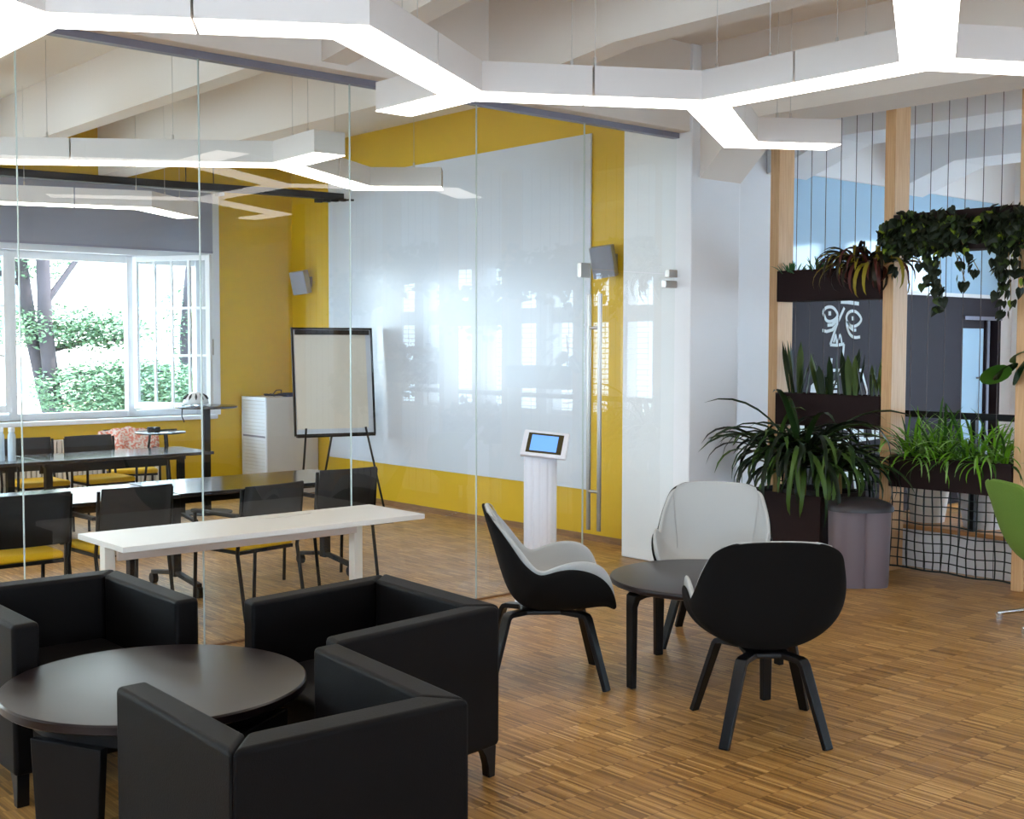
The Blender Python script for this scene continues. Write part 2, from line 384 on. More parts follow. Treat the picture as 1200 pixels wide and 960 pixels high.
# ---------------------------------------------------------------- window of the meeting room
def window_frame(n, x0, x1, z0, z1):
    w = struct(empty('window_%d' % n, ((x0+x1)/2, YB, 0)))
    cx = (x0+x1)/2
    def wb(name, a, b, y0, y1, c, d, m, **k): return MB().box(a-cx, b-cx, y0, y1, c, d).build(name, m, w, **k)
    wb('window_sill', x0-.03, x1+.07, -.06, .40, z0-.05, z0, M['gloss_white'], bevel=.008)
    wb('reveal', x1, x1+.02, -.012, .41, z0, z1, M['gloss_white'])
    wb('reveal', x1+.02, x1+.13, -.010, .0, z0-.005, 3.47, M['gloss_white'])
    wb('reveal', x0-.02, x0, -.012, .41, z0, z1, M['gloss_white'])
    wb('window_head', x0, x1, 0, .41, z1-.07, z1, M['gloss_white'])
    fr = wb('window_frame', x0, x1, .16, .24, z1-.15, z1-.07, M['gloss_white'])
    wb('window_frame', x0, x1, .16, .24, z0, z0+.07, M['gloss_white'])
    for xm in (x0+.04, 4.45 if n == 1 else cx-.6, 5.74 if n == 1 else cx+.6, x1-.04):
        wb('mullion', xm-.045, xm+.045, .15, .25, z0, z1-.08, M['gloss_white'], bevel=.006)
    return w
w1 = window_frame(1, *WIN[0]); w2 = window_frame(2, *WIN[1])
def casement(parent, hinge, ang, width, z0, z1, cols=4, rows=3, t=.045, glassm=None):
    """leaf hinged at (x,y), opened by ang (0 = along +x)"""
    o = struct(empty('casement_leaf', (hinge[0], hinge[1], 0), R(ang))); o.parent = parent
    f = MB(); fw = .055
    f.box(0, fw, -t/2, t/2, z0, z1); f.box(width-fw, width, -t/2, t/2, z0, z1)
    f.box(fw, width-fw, -t/2, t/2, z0, z0+fw+.02); f.box(fw, width-fw, -t/2, t/2, z1-fw, z1)
    b = f.build('leaf_frame', M['gloss_white'], o, bevel=.004)
    g = MB(); iw = (width-2*fw)/cols; ih = (z1-z0-2*fw-.02)/rows
    for c in range(1, cols): g.box(fw+iw*c-.014, fw+iw*c+.014, -.012, .012, z0+fw, z1-fw)
    for r in range(1, rows): g.box(fw, width-fw, -.0115, .0115, z0+fw+.02+ih*r-.014, z0+fw+.02+ih*r+.014)
    g.build('glazing_bars', M['gloss_white'], o)
    MB().box(fw-.005, width-fw+.005, -.003, .003, z0+fw+.01, z1-fw+.005).build('leaf_pane', M['pane'], o)
    return o
cx1 = (3.05+6.60)/2
casement(w1, (5.76-cx1, .12), -60, .98, 1.03, 2.70)
casement(w1, (6.58-cx1, .05), -118, .62, 1.03, 2.68, 1, 1)
casement(w1, (4.41-cx1, .12), 180, 1.26, 1.03, 2.70)
MB().box(6.545-cx1, 6.60-cx1, -.11, -.07, 1.62, 1.80).build('window_handle', M['metal'], w1, bevel=.004)
# grey roller blind in front of the window head, and tube above
bl = thing('roller_blind', 'grey roller blind drawn partway down over the top of the window', 'blind', (4.8, YB-.10, 0))
MB().box(-1.9, 1.80, -.004, .004, 2.78, 3.44).build('blind_cloth', M['blind'], bl)
MB().tube([(-1.92, .02, 3.47), (1.83, .02, 3.47)], .04, 12).build('blind_tube', M['gloss_white'], bl, smooth=40)
MB().box(-1.9, 1.80, -.010, .010, 2.765, 2.79).build('bottom_bar', M['rail'], bl)
MB().box(1.87, 1.93, -.05, .06, 3.42, 3.52).build('bracket', M['gloss_white'], bl)

# whiteboard panel
wb_ = thing('whiteboard', 'huge white glossy writing board on the yellow wall behind the glass', 'whiteboard', (XW-.004, 9.9, 0))
MB().box(-.014, 0, 7.77-9.9, 12.02-9.9, .452, 3.60).build('writing_surface', M['board'], wb_)
# wall cables conduit line above board omitted: not visible

# ---------------------------------------------------------------- right-hand zone behind the planters
YC = 7.0
def chalk_zone():
    # blackboard wall with doorway 12.704..13.525, z to 2.05
    wall_with_holes('wall_chalk', 'Y', YC, .12, 9.40, 13.55, 0, 2.275, [(12.70, 13.53, -.01, 2.06)], M['chalk'])
    struct(MB().box(7.877, 9.40, YC, YC+.12, 0, CEIL).build('wall_side', M['white']))
    struct(MB().box(9.40, XR, YC-.0, YC+.10, 3.36, CEIL).build('wall_header', M['white']))
    struct(MB().box(13.55, XR, YC, YC+.12, 0, 3.36).build('wall_end', M['white']))
    struct(MB().box(9.38, 13.56, YC-.02, YC+.14, 2.275, 2.315).build('trim_11', M['gloss_white']))
    tr = struct(empty('window_3', (11.4, YC+.05, 0)))
    xs = [9.40, 10.42, 11.46, 12.5, 13.55]
    for a, b in zip(xs[:-1], xs[1:]):
        MB().box(a-11.4+.005, b-11.4-.005, -.01, .01, 2.315, 3.36).build('transom_pane', M['sky_glass'], tr)
    # far room behind the doorway
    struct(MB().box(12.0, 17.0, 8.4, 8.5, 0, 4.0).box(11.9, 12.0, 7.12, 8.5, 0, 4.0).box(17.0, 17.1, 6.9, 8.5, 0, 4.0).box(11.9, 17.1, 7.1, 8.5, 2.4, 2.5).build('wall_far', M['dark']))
    d = struct(empty('door_2', (12.70, YC+.05, 0)))
    MB().box(-.0, .50, -.03, .03, .0, 2.06).build('door_leaf', M['chalk'], d)
    MB().box(.0, .48, -.036, -.03, .25, 1.935).build('door_pane', M['sky_glass'], d)
    MB().box(.0, .83, -.075, -.03, 2.03, 2.07).build('door_frame', M['rail'], d)
    MB().box(.50, .53, -.06, .03, 0, 2.03).build('door_frame', M['chalk'], d)
    MB().tube([(.34, -.04, 1.38), (.34, -.08, 1.38), (.42, -.08, 1.38)], .012, 8).build('door_handle', M['metal'], d)
    MB().box(.80, .83, -.06, .03, 0, 2.03).build('door_frame', M['chalk'], d)
chalk_zone()

# chalk drawing: strokes as thin raised paint on the blackboard wall (points are x,z metres on the wall)
STROKES = [(0.03, [(10.063, 2.062), (10.094, 2.1), (10.164, 2.117), (10.236, 2.105), (10.297, 2.055), (10.291, 2.02), (10.24, 1.989), (10.175, 1.975), (10.116, 1.987), (10.083, 2.028), (10.063, 2.062)]), (0.03, [(10.451, 2.003), (10.476, 2.058), (10.549, 2.084), (10.638, 2.068), (10.709, 2.007), (10.662, 1.956), (10.581, 1.932), (10.506, 1.946), (10.451, 2.003)]), (0.041999999999999996, [(10.169, 2.075), (10.171, 2.033)]), (0.041999999999999996, [(10.564, 2.032), (10.566, 1.991)]), (0.03, [(10.414, 2.114), (10.344, 2.017), (10.293, 1.948), (10.231, 1.833), (10.187, 1.749)]), (0.03, [(10.187, 1.749), (10.299, 1.745), (10.418, 1.757)]), (0.03, [(10.418, 1.757), (10.407, 1.68), (10.383, 1.557)]), (0.020999999999999998, [(10.245, 1.772), (10.276, 1.841), (10.298, 1.765), (10.349, 1.845), (10.384, 1.757)]), (0.03, [(10.137, 1.938), (10.215, 1.943), (10.279, 1.978), (10.304, 2.017)]), (0.03, [(10.054, 1.888), (10.126, 1.878), (10.216, 1.894), (10.28, 1.94)]), (0.03, [(10.465, 1.981), (10.507, 1.927), (10.575, 1.893), (10.623, 1.897)]), (0.03, [(10.452, 1.98), (10.467, 1.919), (10.522, 1.85), (10.605, 1.823), (10.693, 1.828)]), (0.036, [(10.353, 2.17), (10.473, 2.169), (10.663, 2.158)]), (0.03, [(10.383, 1.557), (10.36, 1.45)]), (0.03, [(10.212, 1.618), (10.201, 1.501)]), (0.03, [(10.201, 1.501), (10.728, 1.495), (10.841, 1.27), (10.828, 1.184)]), (0.03, [(10.201, 1.501), (10.218, 1.385), (10.333, 1.383)]), (0.03, [(10.219, 1.343), (10.349, 1.34)]), (0.03, [(10.22, 1.293), (10.35, 1.29)]), (-1, [(9.699, 0.991), (9.957, 0.973), (9.911, 0.797), (9.748, 0.795), (9.665, 0.87)]), (0.03, [(9.911, 0.794), (10.09, 0.792), (10.133, 0.862)]), (-1, [(10.131, 0.958), (10.295, 0.943), (10.27, 0.894), (10.127, 0.859)]), (0.03, [(10.243, 0.895), (10.295, 0.939), (10.428, 0.926), (10.536, 0.905), (10.513, 0.789), (10.405, 0.783), (10.207, 0.77), (10.193, 0.829), (10.43, 0.86)]), (0.03, [(10.168, 0.769), (10.182, 0.722), (10.34, 0.721), (10.501, 0.732), (10.536, 0.695)]), (0.03, [(10.196, 0.713), (10.211, 0.651), (10.369, 0.657), (10.516, 0.66)]), (0.03, [(10.515, 0.727), (10.524, 0.617), (10.546, 0.561)]), (0.03, [(10.158, 0.654), (10.276, 0.651)]), (0.03, [(10.175, 0.515), (10.213, 0.543), (10.506, 0.544), (10.549, 0.475), (10.387, 0.493)]), (0.03, [(10.188, 0.499), (10.203, 0.436), (10.415, 0.445), (10.523, 0.449)]), (-1, [(10.563, 0.92), (10.784, 0.902), (10.794, 0.799), (10.635, 0.791)]), (-1, [(10.931, 0.888), (11.067, 0.878), (11.062, 0.806), (10.955, 0.807)]), (0.03, [(10.635, 0.791), (10.941, 0.798), (11.069, 0.809)]), (0.03, [(10.63, 0.516), (10.979, 0.502)]), (-1, [(10.602, 0.51), (10.838, 0.503), (10.804, 0.251), (10.651, 0.263)]), (0.03, [(10.392, 0.291), (10.377, 0.378), (10.497, 0.384)]), (-1, [(10.244, 0.38), (10.323, 0.381), (10.319, 0.289), (10.246, 0.295)]), (-1, [(9.883, 1.358), (9.964, 1.406), (9.981, 1.282), (9.871, 1.277)])]
def chalk_drawing():
    t = thing('chalk_drawing', 'white line drawing of a gaunt face and ribbed body on the blackboard wall', 'drawing', (10.6, YC, 0))
    for k, (w, pts) in enumerate(STROKES):
        mb = MB(); P = [(x-10.6, -.004, z) for x, z in pts]
        if w > 0 and len(P) > 4 and k < 18:
            Q = [Vector(p) for p in P]; out = []
            for i in range(len(Q)-1):
                a, b, c, d = Q[max(i-1, 0)], Q[i], Q[i+1], Q[min(i+2, len(Q)-1)]
                if i == 0 and Q[0] == Q[-1]: a = Q[-2]
                if i == len(Q)-2 and Q[0] == Q[-1]: d = Q[1]
                for s in (0, .25, .5, .75): out.append(.5*((2*b)+(c-a)*s+(2*a-5*b+4*c-d)*s*s+(3*b-a-3*c+d)*s**3))
            P = out+[Q[-1]]
        if w < 0: mb.prism3([(x, -.0045, z) for x, _, z in P], (0, .004, 0))
        else: mb.bar(P, (0, 1, 0), .004, w)
        mb.build('stroke', M['chalkline'], t)
chalk_drawing()

# window wall on the far right: louvred windows reflected in the glass
FW = [(-7.24+1.70*i, -5.80+1.70*i, .6, 3.15) for i in range(8)]
wall_with_holes('wall_window_side', 'X', XR, .35, Y0, 7.1, 0, CEIL, FW, M['white'])
def far_window(i, a, b, z0, z1):
    w = struct(empty('window_%d' % (i+4), (XR, (a+b)/2, 0))); h = (b-a)/2
    f = MB()
    f.box(.1, .16, -h, -h+.05, z0, z1); f.box(.1, .16, h-.05, h, z0, z1); f.box(.1, .16, -.15, .15, z0, z1)
    f.box(.1, .16, -h, h, z0, z0+.06); f.box(.1, .16, -h, h, z1-.06, z1); f.box(.1, .16, -h, h, 2.10, 2.36)
    f.build('window_frame', M['gloss_white'], w)
    MB().box(.125, .130, -h+.05, h-.05, z0+.06, z1-.06).build('window_pane', M['pane'], w)
    s = MB(); z = z0+.1
    while z < z1-.06:
        if not 2.06 < z < 2.38:
            for y0, y1 in ((-h+.05, -.15), (.15, h-.05)):
                s.add([(.03, y0, z), (.03, y1, z), (.075, y1, z+.012), (.075, y0, z+.012), (.03, y0, z-.003), (.03, y1, z-.003), (.075, y1, z+.009), (.075, y0, z+.009)],
                      [(0, 1, 2, 3), (7, 6, 5, 4), (0, 4, 5, 1), (3, 2, 6, 7), (0, 3, 7, 4), (1, 5, 6, 2)])
        z += .082
    s.build('blind_slats', M['slat'], w)['kind'] = 'stuff'
for i, q in enumerate(FW): far_window(i, *q)

# raised timber bench behind the net
bn = thing('timber_bench', 'low timber window bench with pale front panel seen through the rope net', 'bench', (9.1, 4.5, 0))
MB().box(-.42, .45, -5.0, .95, .30, .335).build('bench_top', wood('bench_wood', (176, 120, 70), (204, 150, 96), axis='Y'), bn, bevel=.004)
MB().box(-.38, .43, -4.98, .93, 0, .30).build('bench_panel', M['white'], bn)
tb = thing('storage_tub', 'white plastic tub standing on the timber bench behind the net', 'tub', (8.98, 4.75, .335))
MB().lathe([(.14, 0), (.17, .15), (.20, .30), (.215, .305), (.215, .32), (.19, .32), (.15, .04)], 20).build('tub_body', M['gloss_white'], tb, smooth=50)
tb2 = thing('storage_tub', 'greyish plastic tub standing left of the white tub on the timber bench', 'tub', (8.98, 5.22, .335))
MB().lathe([(.13, 0), (.15, .15), (.165, .27), (.18, .275), (.18, .29), (.16, .29), (.13, .04)], 20).build('tub_body', M['plaster'], tb2, smooth=50)
rl = thing('handrail', 'slim dark horizontal rail crossing in front of the blackboard wall', 'rail', (8.72, 4.7, 0))
MB().box(-.02, .02, -5.0, 1.55, 1.185, 1.235).build('rail_bar', M['black'], rl)
for y in (-4.9, -2.5, .0, 1.5): MB().box(-.018, .018, y-.02, y+.02, .335 if y < 1.0 else 0, 1.19).build('rail_post', M['black'], rl)

# ---------------------------------------------------------------- outside the windows
def outside():
    struct(MB().box(-40, 60, YB+1, 70, -3.3, -3.0).build('ground', M['street']))
    b = thing('apartment_building', 'pale sunlit apartment building across the street with blue-framed windows', 'building', (12, 34, -3))
    MB().box(-22, 22, 0, 8, 0, 17).build('building_wall', M['facade'], b)
    for i in range(9):
        for k in range(4):
            x = -18+i*4.3; z = 2.2+k*3.4
            f = MB().box(x-.7, x+.7, -.08, .0, z, z+1.9).build('window', M['far_glass'], b)
            MB().box(x-.82, x-.7, -.14, .0, z-.1, z+2.0).box(x+.7, x+.82, -.14, .0, z-.1, z+2.0).box(x-.82, x+.82, -.2, .0, z-.15, z-.03).build('window_surround', M['facade'], f)
    MB().box(-10, -2.5, -1.4, 0, 3.6, 3.85).build('balcony_slab', M['facade_orange'], b)
    rb = MB()
    for k in range(30): rb.box(-10+.26*k, -9.97+.26*k, -1.4, -1.36, 3.85, 4.85)
    rb.box(-10, -2.5, -1.42, -1.34, 4.83, 4.9); rb.build('balcony_railing', M['far_glass'], b)
    gw = thing('garden_wall', 'low peach rendered wall beyond the trees outside', 'wall', (8, 24, -3))
    MB().box(-12, 5, 0, .4, 0, 3.6).build('wall_body', M['facade_orange'], gw)
    MB().box(-12.1, 5.1, -.1, .5, 3.6, 3.75).build('wall_coping', M['facade'], gw)
    def trunk_tree(x, y, lean, r0, label, seed, crowns, branches):
        rnd = random.Random(seed)
        t = thing('street_tree', label, 'tree', (x, y, -3), 0, 'trees outside the meeting room window')
        pts = [(lean*z/9+.06*math.sin(z), .05*math.cos(z*1.3), z) for z in [0, 1, 2, 3, 4, 5, 6, 7, 8, 9]]
        MB().tube(pts, [r0*(1-.06*i) for i in range(10)], 10).build('trunk', M['bark'], t, smooth=60)
        for (z, dx, dy, dz) in branches:
            p = Vector((lean*z/9, 0, z))
            MB().tube([p, p+Vector((dx, dy, dz))*.5+Vector((0, 0, .1)), p+Vector((dx, dy, dz))], [r0*.35, r0*.22, r0*.08], 6).build('branch', M['bark'], t, smooth=60)
        lf = MB()
        for (cx, cy, cz, sx, sy, sz, n) in crowns:
            for _ in range(int(n*7)):
                u = rnd.uniform(-1, 1); th = rnd.uniform(0, 6.283); rr = rnd.random()**.45; q = math.sqrt(1-u*u)
                p = Vector((cx+sx*rr*q*math.cos(th), cy+sy*rr*q*math.sin(th), cz+sz*rr*u))
                a = Vector((rnd.uniform(-1, 1), rnd.uniform(-1, 1), rnd.uniform(-.4, .4))).normalized(); b2 = a.cross(Vector((rnd.uniform(-.5, .5), rnd.uniform(-.5, .5), 1))).normalized()
                l = rnd.uniform(.045, .10); w = l*.35
                lf.add([p, p+a*l*.5+b2*w, p+a*l, p+a*l*.5-b2*w], [(0, 1, 2, 3)])
        me = bpy.data.meshes.new('foliage'); me.from_pydata(lf.v, [], lf.f); me.materials.append(M['tree1'])
        o = bpy.data.objects.new('foliage', me); col.objects.link(o); o.parent = t; o['kind'] = 'stuff'
    trunk_tree(7.75, 19.0, -1.62, .15, 'grey-trunked pine outside the window, nearest the left pane frame', 1,
               [(-.6, 0, 5.0, 1.6, .9, .35, 700), (-1.5, .3, 6.1, 1.5, .9, .5, 500), (.3, -.4, 4.1, 1.5, .8, .45, 700)], [(5.6, -1.2, 0, .4), (6.2, 1.0, .2, .9), (4.6, 1.5, -.3, .2)])
    trunk_tree(7.30, 18.6, -.66, .155, 'straight grey-trunked pine outside the open window, right of the leaning trunk', 2,
               [(.8, -.5, 4.0, 1.7, .8, .5, 1300), (1.6, 0, 3.2, 1.5, .8, .5, 900), (.2, .4, 2.6, 1.8, .8, .6, 900), (2.2, -.2, 7.1, 1.6, .6, .25, 500), (.5, .2, 4.9, 1.0, .5, .3, 250), (-.6, .2, 6.9, 1.2, .6, .4, 350)],
               [(5.4, 1.3, 0, 1.6), (4.2, 1.7, -.3, .1), (6.2, -1.0, 0, .5), (6.6, 2.4, 0, .5), (3.2, 1.8, 0, .3)])
    trunk_tree(10.6, 21.5, .2, .24, 'conifer trunk outside, seen beside the many-paned open window leaf', 3,
               [(-.3, 0, 3.4, 1.9, .8, .8, 1200), (-.2, 0, 2.2, 1.8, .8, .6, 900), (.2, .2, 5.0, .7, .5, 1.0, 350)], [(4.0, -1.2, 0, .4), (3.3, 1.2, 0, .3)])
    trunk_tree(3.2, 20.5, .3, .25, 'leafy tree outside at the far left of the window', 4,
               [(0, 0, 4.4, 1.7, 1, 1.1, 1300), (.6, 0, 2.8, 1.7, .9, .9, 1100)], [(4.0, -1.2, 0, .4), (3.3, 1.2, 0, .3)])
outside()

# ---------------------------------------------------------------- hexagonal pendant lights
def pendant(label, nodes, edges, z=3.0, w=.23, h=.155, cables=(), joint_full=()):
    """Y and V modules, one per node, cut at the middle of each arm"""
    xs = [p[0] for p in nodes.values()]; ys = [p[1] for p in nodes.values()]
    c = Vector((sum(xs)/len(xs), sum(ys)/len(ys)))
    t = thing('pendant_light', label, 'ceiling light', (c.x, c.y, z), 0, 'hexagonal pendant lights')
    N = {k: Vector(v)-c for k, v in nodes.items()}
    adj = {k: [] for k in N}
    for a, b in edges: adj[a].append(b); adj[b].append(a)
    for k, nb in adj.items():
        if len(nb) < 2: continue
        p = N[k]; nb = sorted(nb, key=lambda q: math.atan2(N[q].y-p.y, N[q].x-p.x)); n = len(nb)
        dirs = [(N[q]-p).normalized() for q in nb]
        corner = []                                   # corner between branch i (its left side) and branch i+1 (its right side)
        for i in range(n):
            d0, d1 = dirs[i], dirs[(i+1) % n]
            l0 = p+Vector((-d0.y, d0.x))*w/2; r1 = p+Vector((d1.y, -d1.x))*w/2
            den = d0.x*d1.y-d0.y*d1.x
            if abs(den) < 1e-4: corner.append(l0); continue
            s = ((r1.x-l0.x)*d1.y-(r1.y-l0.y)*d1.x)/den; corner.append(l0+d0*s)
        poly = []
        for i in range(n):
            q = nb[i]; d = dirs[i]; nrm = Vector((-d.y, d.x))*w/2
            e = p+(N[q]-p)*(.5 if len(adj[q]) > 1 else 1.0)-d*(.006 if len(adj[q]) > 1 else 0)
            poly += [e-nrm, e+nrm, corner[i]]
        body = MB().prism([(v.x, v.y) for v in poly], .004, h).build('lamp_housing', M['lamp_body'], t)
        g = []
        cen = p
        dm = MB().prism([(v.x, v.y) for v in poly], 0, .0045)
        dm.build('diffuser', M['lamp'], t)
    for (x, y) in cables:
        v = Vector((x, y))-c
        wm = MB().tube([(v.x, v.y, h), (v.x, v.y, CEIL-z)], .0022, 5)
        wm.tube([(v.x, v.y, h), (v.x, v.y, h+.05)], .008, 8)
        wm.build('suspension_cable', M['wire'], t)
    return t
ON = dict(A=(1.771, 4.87), B=(2.802, 4.215), C=(3.942, 4.898), D=(3.95, 5.53), E=(5.043, 4.248), F=(6.186, 4.931), G=(6.70, 4.60), H=(5.040, 2.976),
          I=(1.77, 6.1), J=(.66, 4.22), U=(3.93, 2.33), V=(6.15, 2.35), W=(6.15, 1.70), X=(2.80, 2.93))
pendant('large white hexagonal pendant light hanging in the lounge in front of the glass wall', ON,
        ['AB', 'BC', 'CD', 'CE', 'EF', 'FG', 'EH', 'AI', 'AJ', 'HU', 'HV', 'VW'], cables=[(2.3, 4.53), (3.4, 4.57), (3.35, 4.62), (4.42, 4.62), (4.47, 4.5), (5.04, 4.18), (5.05, 3.85), (5.04, 3.45), (5.05, 3.3), (6.45, 4.75), (6.38, 4.80), (5.6, 2.65), (6.15, 2.0)])
pendant('second hexagonal pendant light, the nearer one inside the glass meeting room', dict(a=(2.2, 9.35), c=(4.513, 7.64), d=(4.470, 6.98), e=(5.634, 8.328), f=(6.12, 7.90), z=(1.6, 9.0)),
        ['az', 'ac', 'cd', 'ce', 'ef'], cables=[(3.2, 8.58), (3.9, 8.1), (4.47, 7.25), (4.50, 7.5), (5.95, 8.05), (5.2, 8.05)])
pendant('third hexagonal pendant light, farthest back, near the window blind', dict(a=(3.826, 11.36), b=(4.964, 10.93), c=(5.66, 11.46), z=(2.6, 11.9), y=(1.5, 11.3)),
        ['yz', 'za', 'ab', 'bc'], cables=[(4.0, 11.3), (4.9, 10.95), (5.3, 11.2), (5.55, 11.4)])

# ---------------------------------------------------------------- tub armchairs
def armchair(label, FL, BL, BR, FR, top=.70, seat=.42):
    """corner points on the ground, seen from above, opening between FL and FR"""
    c = (Vector(FL)+Vector(BL)+Vector(BR)+Vector(FR))/4
    t = thing('tub_armchair', label, 'armchair', (c.x, c.y, 0), 0, 'black cube armchairs round the coffee table')
    FL, BL, BR, FR = [Vector(p)-c for p in (FL, BL, BR, FR)]
    def inn(p, q, r, ta, tb):         # inner corner at p with neighbours q and r
        a = (q-p).normalized(); b = (r-p).normalized(); return p+a*tb+b*ta
    ta, tb = .105, .125
    BLi = BL+(FL-BL).normalized()*tb+(BR-BL).normalized()*ta
    BRi = BR+(FR-BR).normalized()*tb+(BL-BR).normalized()*ta
    FLi = FL+(FR-FL).normalized()*ta; FRi = FR+(FL-FR).normalized()*ta
    P = lambda *v: [(q.x, q.y) for q in v]
    k = dict(smooth=0, bevel=.018, seg=3)
    MB().prism(P(FL, FLi, BLi, BL), .125, top).build('arm', M['leather'], t, **k)
    MB().prism(P(FRi, FR, BR, BRi), .125, top).build('arm', M['leather'], t, **k)
    MB().prism(P(BL, BLi, BRi, BR), .125, top+.002).build('backrest', M['leather'], t, **k)
    f = (FLi-BLi).normalized()
    g = .004
    MB().prism(P(FLi-f*.01, FRi-f*.01, BRi, BLi), .20, seat).build('seat_cushion', M['leather'], t, bevel=.03, seg=4)
    MB().prism(P(FLi-f*.02, FRi-f*.02, BRi, BLi), .125, .20).build('seat_base', M['leather'], t, bevel=.01)
    for a, b, d in ((FL, BL, FR), (BL, FL, BR), (BR, FR, BL), (FR, BR, FL)):
        u = (b-a).normalized(); v = (d-a).normalized()
        o = a+u*.012+v*.012
        prof = [(0, .128), (.085, .128), (.062, .095), (.047, .05), (.042, .0), (.006, .0)]
        m = MB(); n = len(prof)
        # curved tapering block foot
        vs = []
        for (d0, z) in prof:
            vs.append((o.x+u.x*d0, o.y+u.y*d0, z))
        for (d0, z) in prof:
            q = o+v*.048; vs.append((q.x+u.x*d0, q.y+u.y*d0, z))
        m.add(vs, [tuple(range(n)), tuple(range(n, 2*n))[::-1]]+[(i, (i+1) % n, n+(i+1) % n, n+i) for i in range(n)])
        m.build('leg', M['blacksat'], t, bevel=.004)
    return t
armchair('black armchair in the foreground with its back to the camera, nearest of the cube armchairs', (1.52, 3.60), (1.495, 2.815), (2.262, 2.785), (2.345, 3.63))
armchair('black armchair right of the coffee table, its back toward the white shell chairs', (2.455, 4.51), (3.225, 4.60), (3.180, 3.725), (2.345, 3.63))
armchair('black armchair at the left edge, in front of the white desk', (2.325, 4.64), (2.335, 5.50), (1.57, 5.52), (1.56, 4.62))

# dark round coffee table between them
def coffee_table():
    t = thing('coffee_table', 'large dark round coffee table between the black cube armchairs', 'table', (1.885, 4.10, 0))
    r = .53
    MB().lathe([(r-.008, .512), (r, .518), (r, .542), (r-.006, .548), (r-.02, .549)], 96).build('tabletop', M['laminate'], t, smooth=30)
    MB().lathe([(r-.11, .44), (r-.11, .512)], 64).build('apron', M['black'], t, smooth=30)
    for a in (205, 300, 25, 115):
        a = R(a); d = Vector((math.cos(a), math.sin(a), 0)); w = Vector((-d.y, d.x, 0))
        MB().bar([d*(r-.10)+Vector((0, 0, .45)), d*(r-.10), ], w, [.30, .24], .035).build('leg', M['black'], t, bevel=.005)
coffee_table()

# ---------------------------------------------------------------- shell chairs
STN = [((.345, .405), (.340, .235, .43)), ((.305, .425), (.330, .290, .52)), ((.225, .415), (.300, .318, .61)), ((.13, .400), (.240, .330, .672)),
       ((.04, .388), (.125, .335, .680)), ((-.04, .386), (.03, .336, .650)), ((-.115, .402), (-.03, .336, .622)), ((-.168, .455), (-.07, .334, .632)), ((-.205, .545), (-.118, .328, .69)),
       ((-.235, .65), (-.168, .315, .755)), ((-.262, .745), (-.212, .296, .805)), ((-.286, .82), (-.25, .282, .848)), ((-.303, .880), (-.280, .252, .874)), ((-.312, .912), (-.304, .175, .895))]
def shell_mesh(name, material, off, nv=18, k=1.0):
    vs = []; rows = len(STN)
    for i, ((cx, cz), (ex, ey, ez)) in enumerate(STN):
        pw = 2/(3.2 if i < 4 else 2.5 if i == 4 else 2.0 if i < 8 else 2.3)
        if k < 0 and i == rows-1: cz -= .004; ez -= .004
        for j in range(nv+1):
            v = (-1+2*j/nv)*(1 if k < 0 else .955 if i < 8 else .925); t = abs(v); a = t*math.pi/2
            yy = ey*math.sin(a)**pw*(1 if v > 0 else -1); q = 1-math.cos(a)**pw
            vs.append(Vector((cx+(ex-cx)*q, yy, cz+(ez-cz)*q)))
    fs = [(i*(nv+1)+j, i*(nv+1)+j+1, (i+1)*(nv+1)+j+1, (i+1)*(nv+1)+j) for i in range(rows-1) for j in range(nv)]
    me = bpy.data.meshes.new(name); me.from_pydata([tuple(v) for v in vs], [], fs); me.update()
    bm = bmesh.new(); bm.from_mesh(me); bmesh.ops.recalc_face_normals(bm, faces=bm.faces)
    bm.faces.ensure_lookup_table(); mid = min(bm.faces, key=lambda f: (f.calc_center_median()-Vector((.05, 0, .43))).length)
    if mid.normal.z < 0: bmesh.ops.reverse_faces(bm, faces=bm.faces)
    bm.normal_update()
    for v in bm.verts: v.co += v.normal*off
    bm.to_mesh(me); bm.free()
    me.materials.append(material); me.polygons.foreach_set('use_smooth', [True]*len(me.polygons))
    return me
def put_shell(name, me, parent, th):
    o = bpy.data.objects.new(name, me); col.objects.link(o); o.parent = parent
    s = o.modifiers.new('solid', 'SOLIDIFY'); s.thickness = th; s.offset = 0
    b = o.modifiers.new('sub', 'SUBSURF'); b.levels = 1; b.render_levels = 2
    return o
ME_PAD = shell_mesh('upholstery', M['wool'], .010, 18, -1); ME_OUT = shell_mesh('shell', M['feltdark'], -.008)
ME_GPAD = shell_mesh('upholstery', M['felt'], .014, 18, -1); ME_GOUT = shell_mesh('shell', M['felt'], -.012)
def seam_mesh():
    # two seams on the inside of the backrest running down from the top corners
    m = MB()
    for s in (-1, 1):
        pts = []
        for i, vfrac in ((13, .98), (12, .86), (11, .76), (10, .68), (9, .58), (8, .50), (7, .47), (6, .47), (5, .5)):
            (cx, cz), (ex, ey, ez) = STN[i]; a = vfrac*math.pi/2; pw = 1.0; q = 1-math.cos(a)**pw
            p = Vector((cx+(ex-cx)*q, s*ey*math.sin(a)**pw, cz+(ez-cz)*q)); n = Vector((.9, -s*.5*vfrac, .30)).normalized()
            pts.append(p+n*.0255)
        m.tube(pts, .003, 5)
    return m
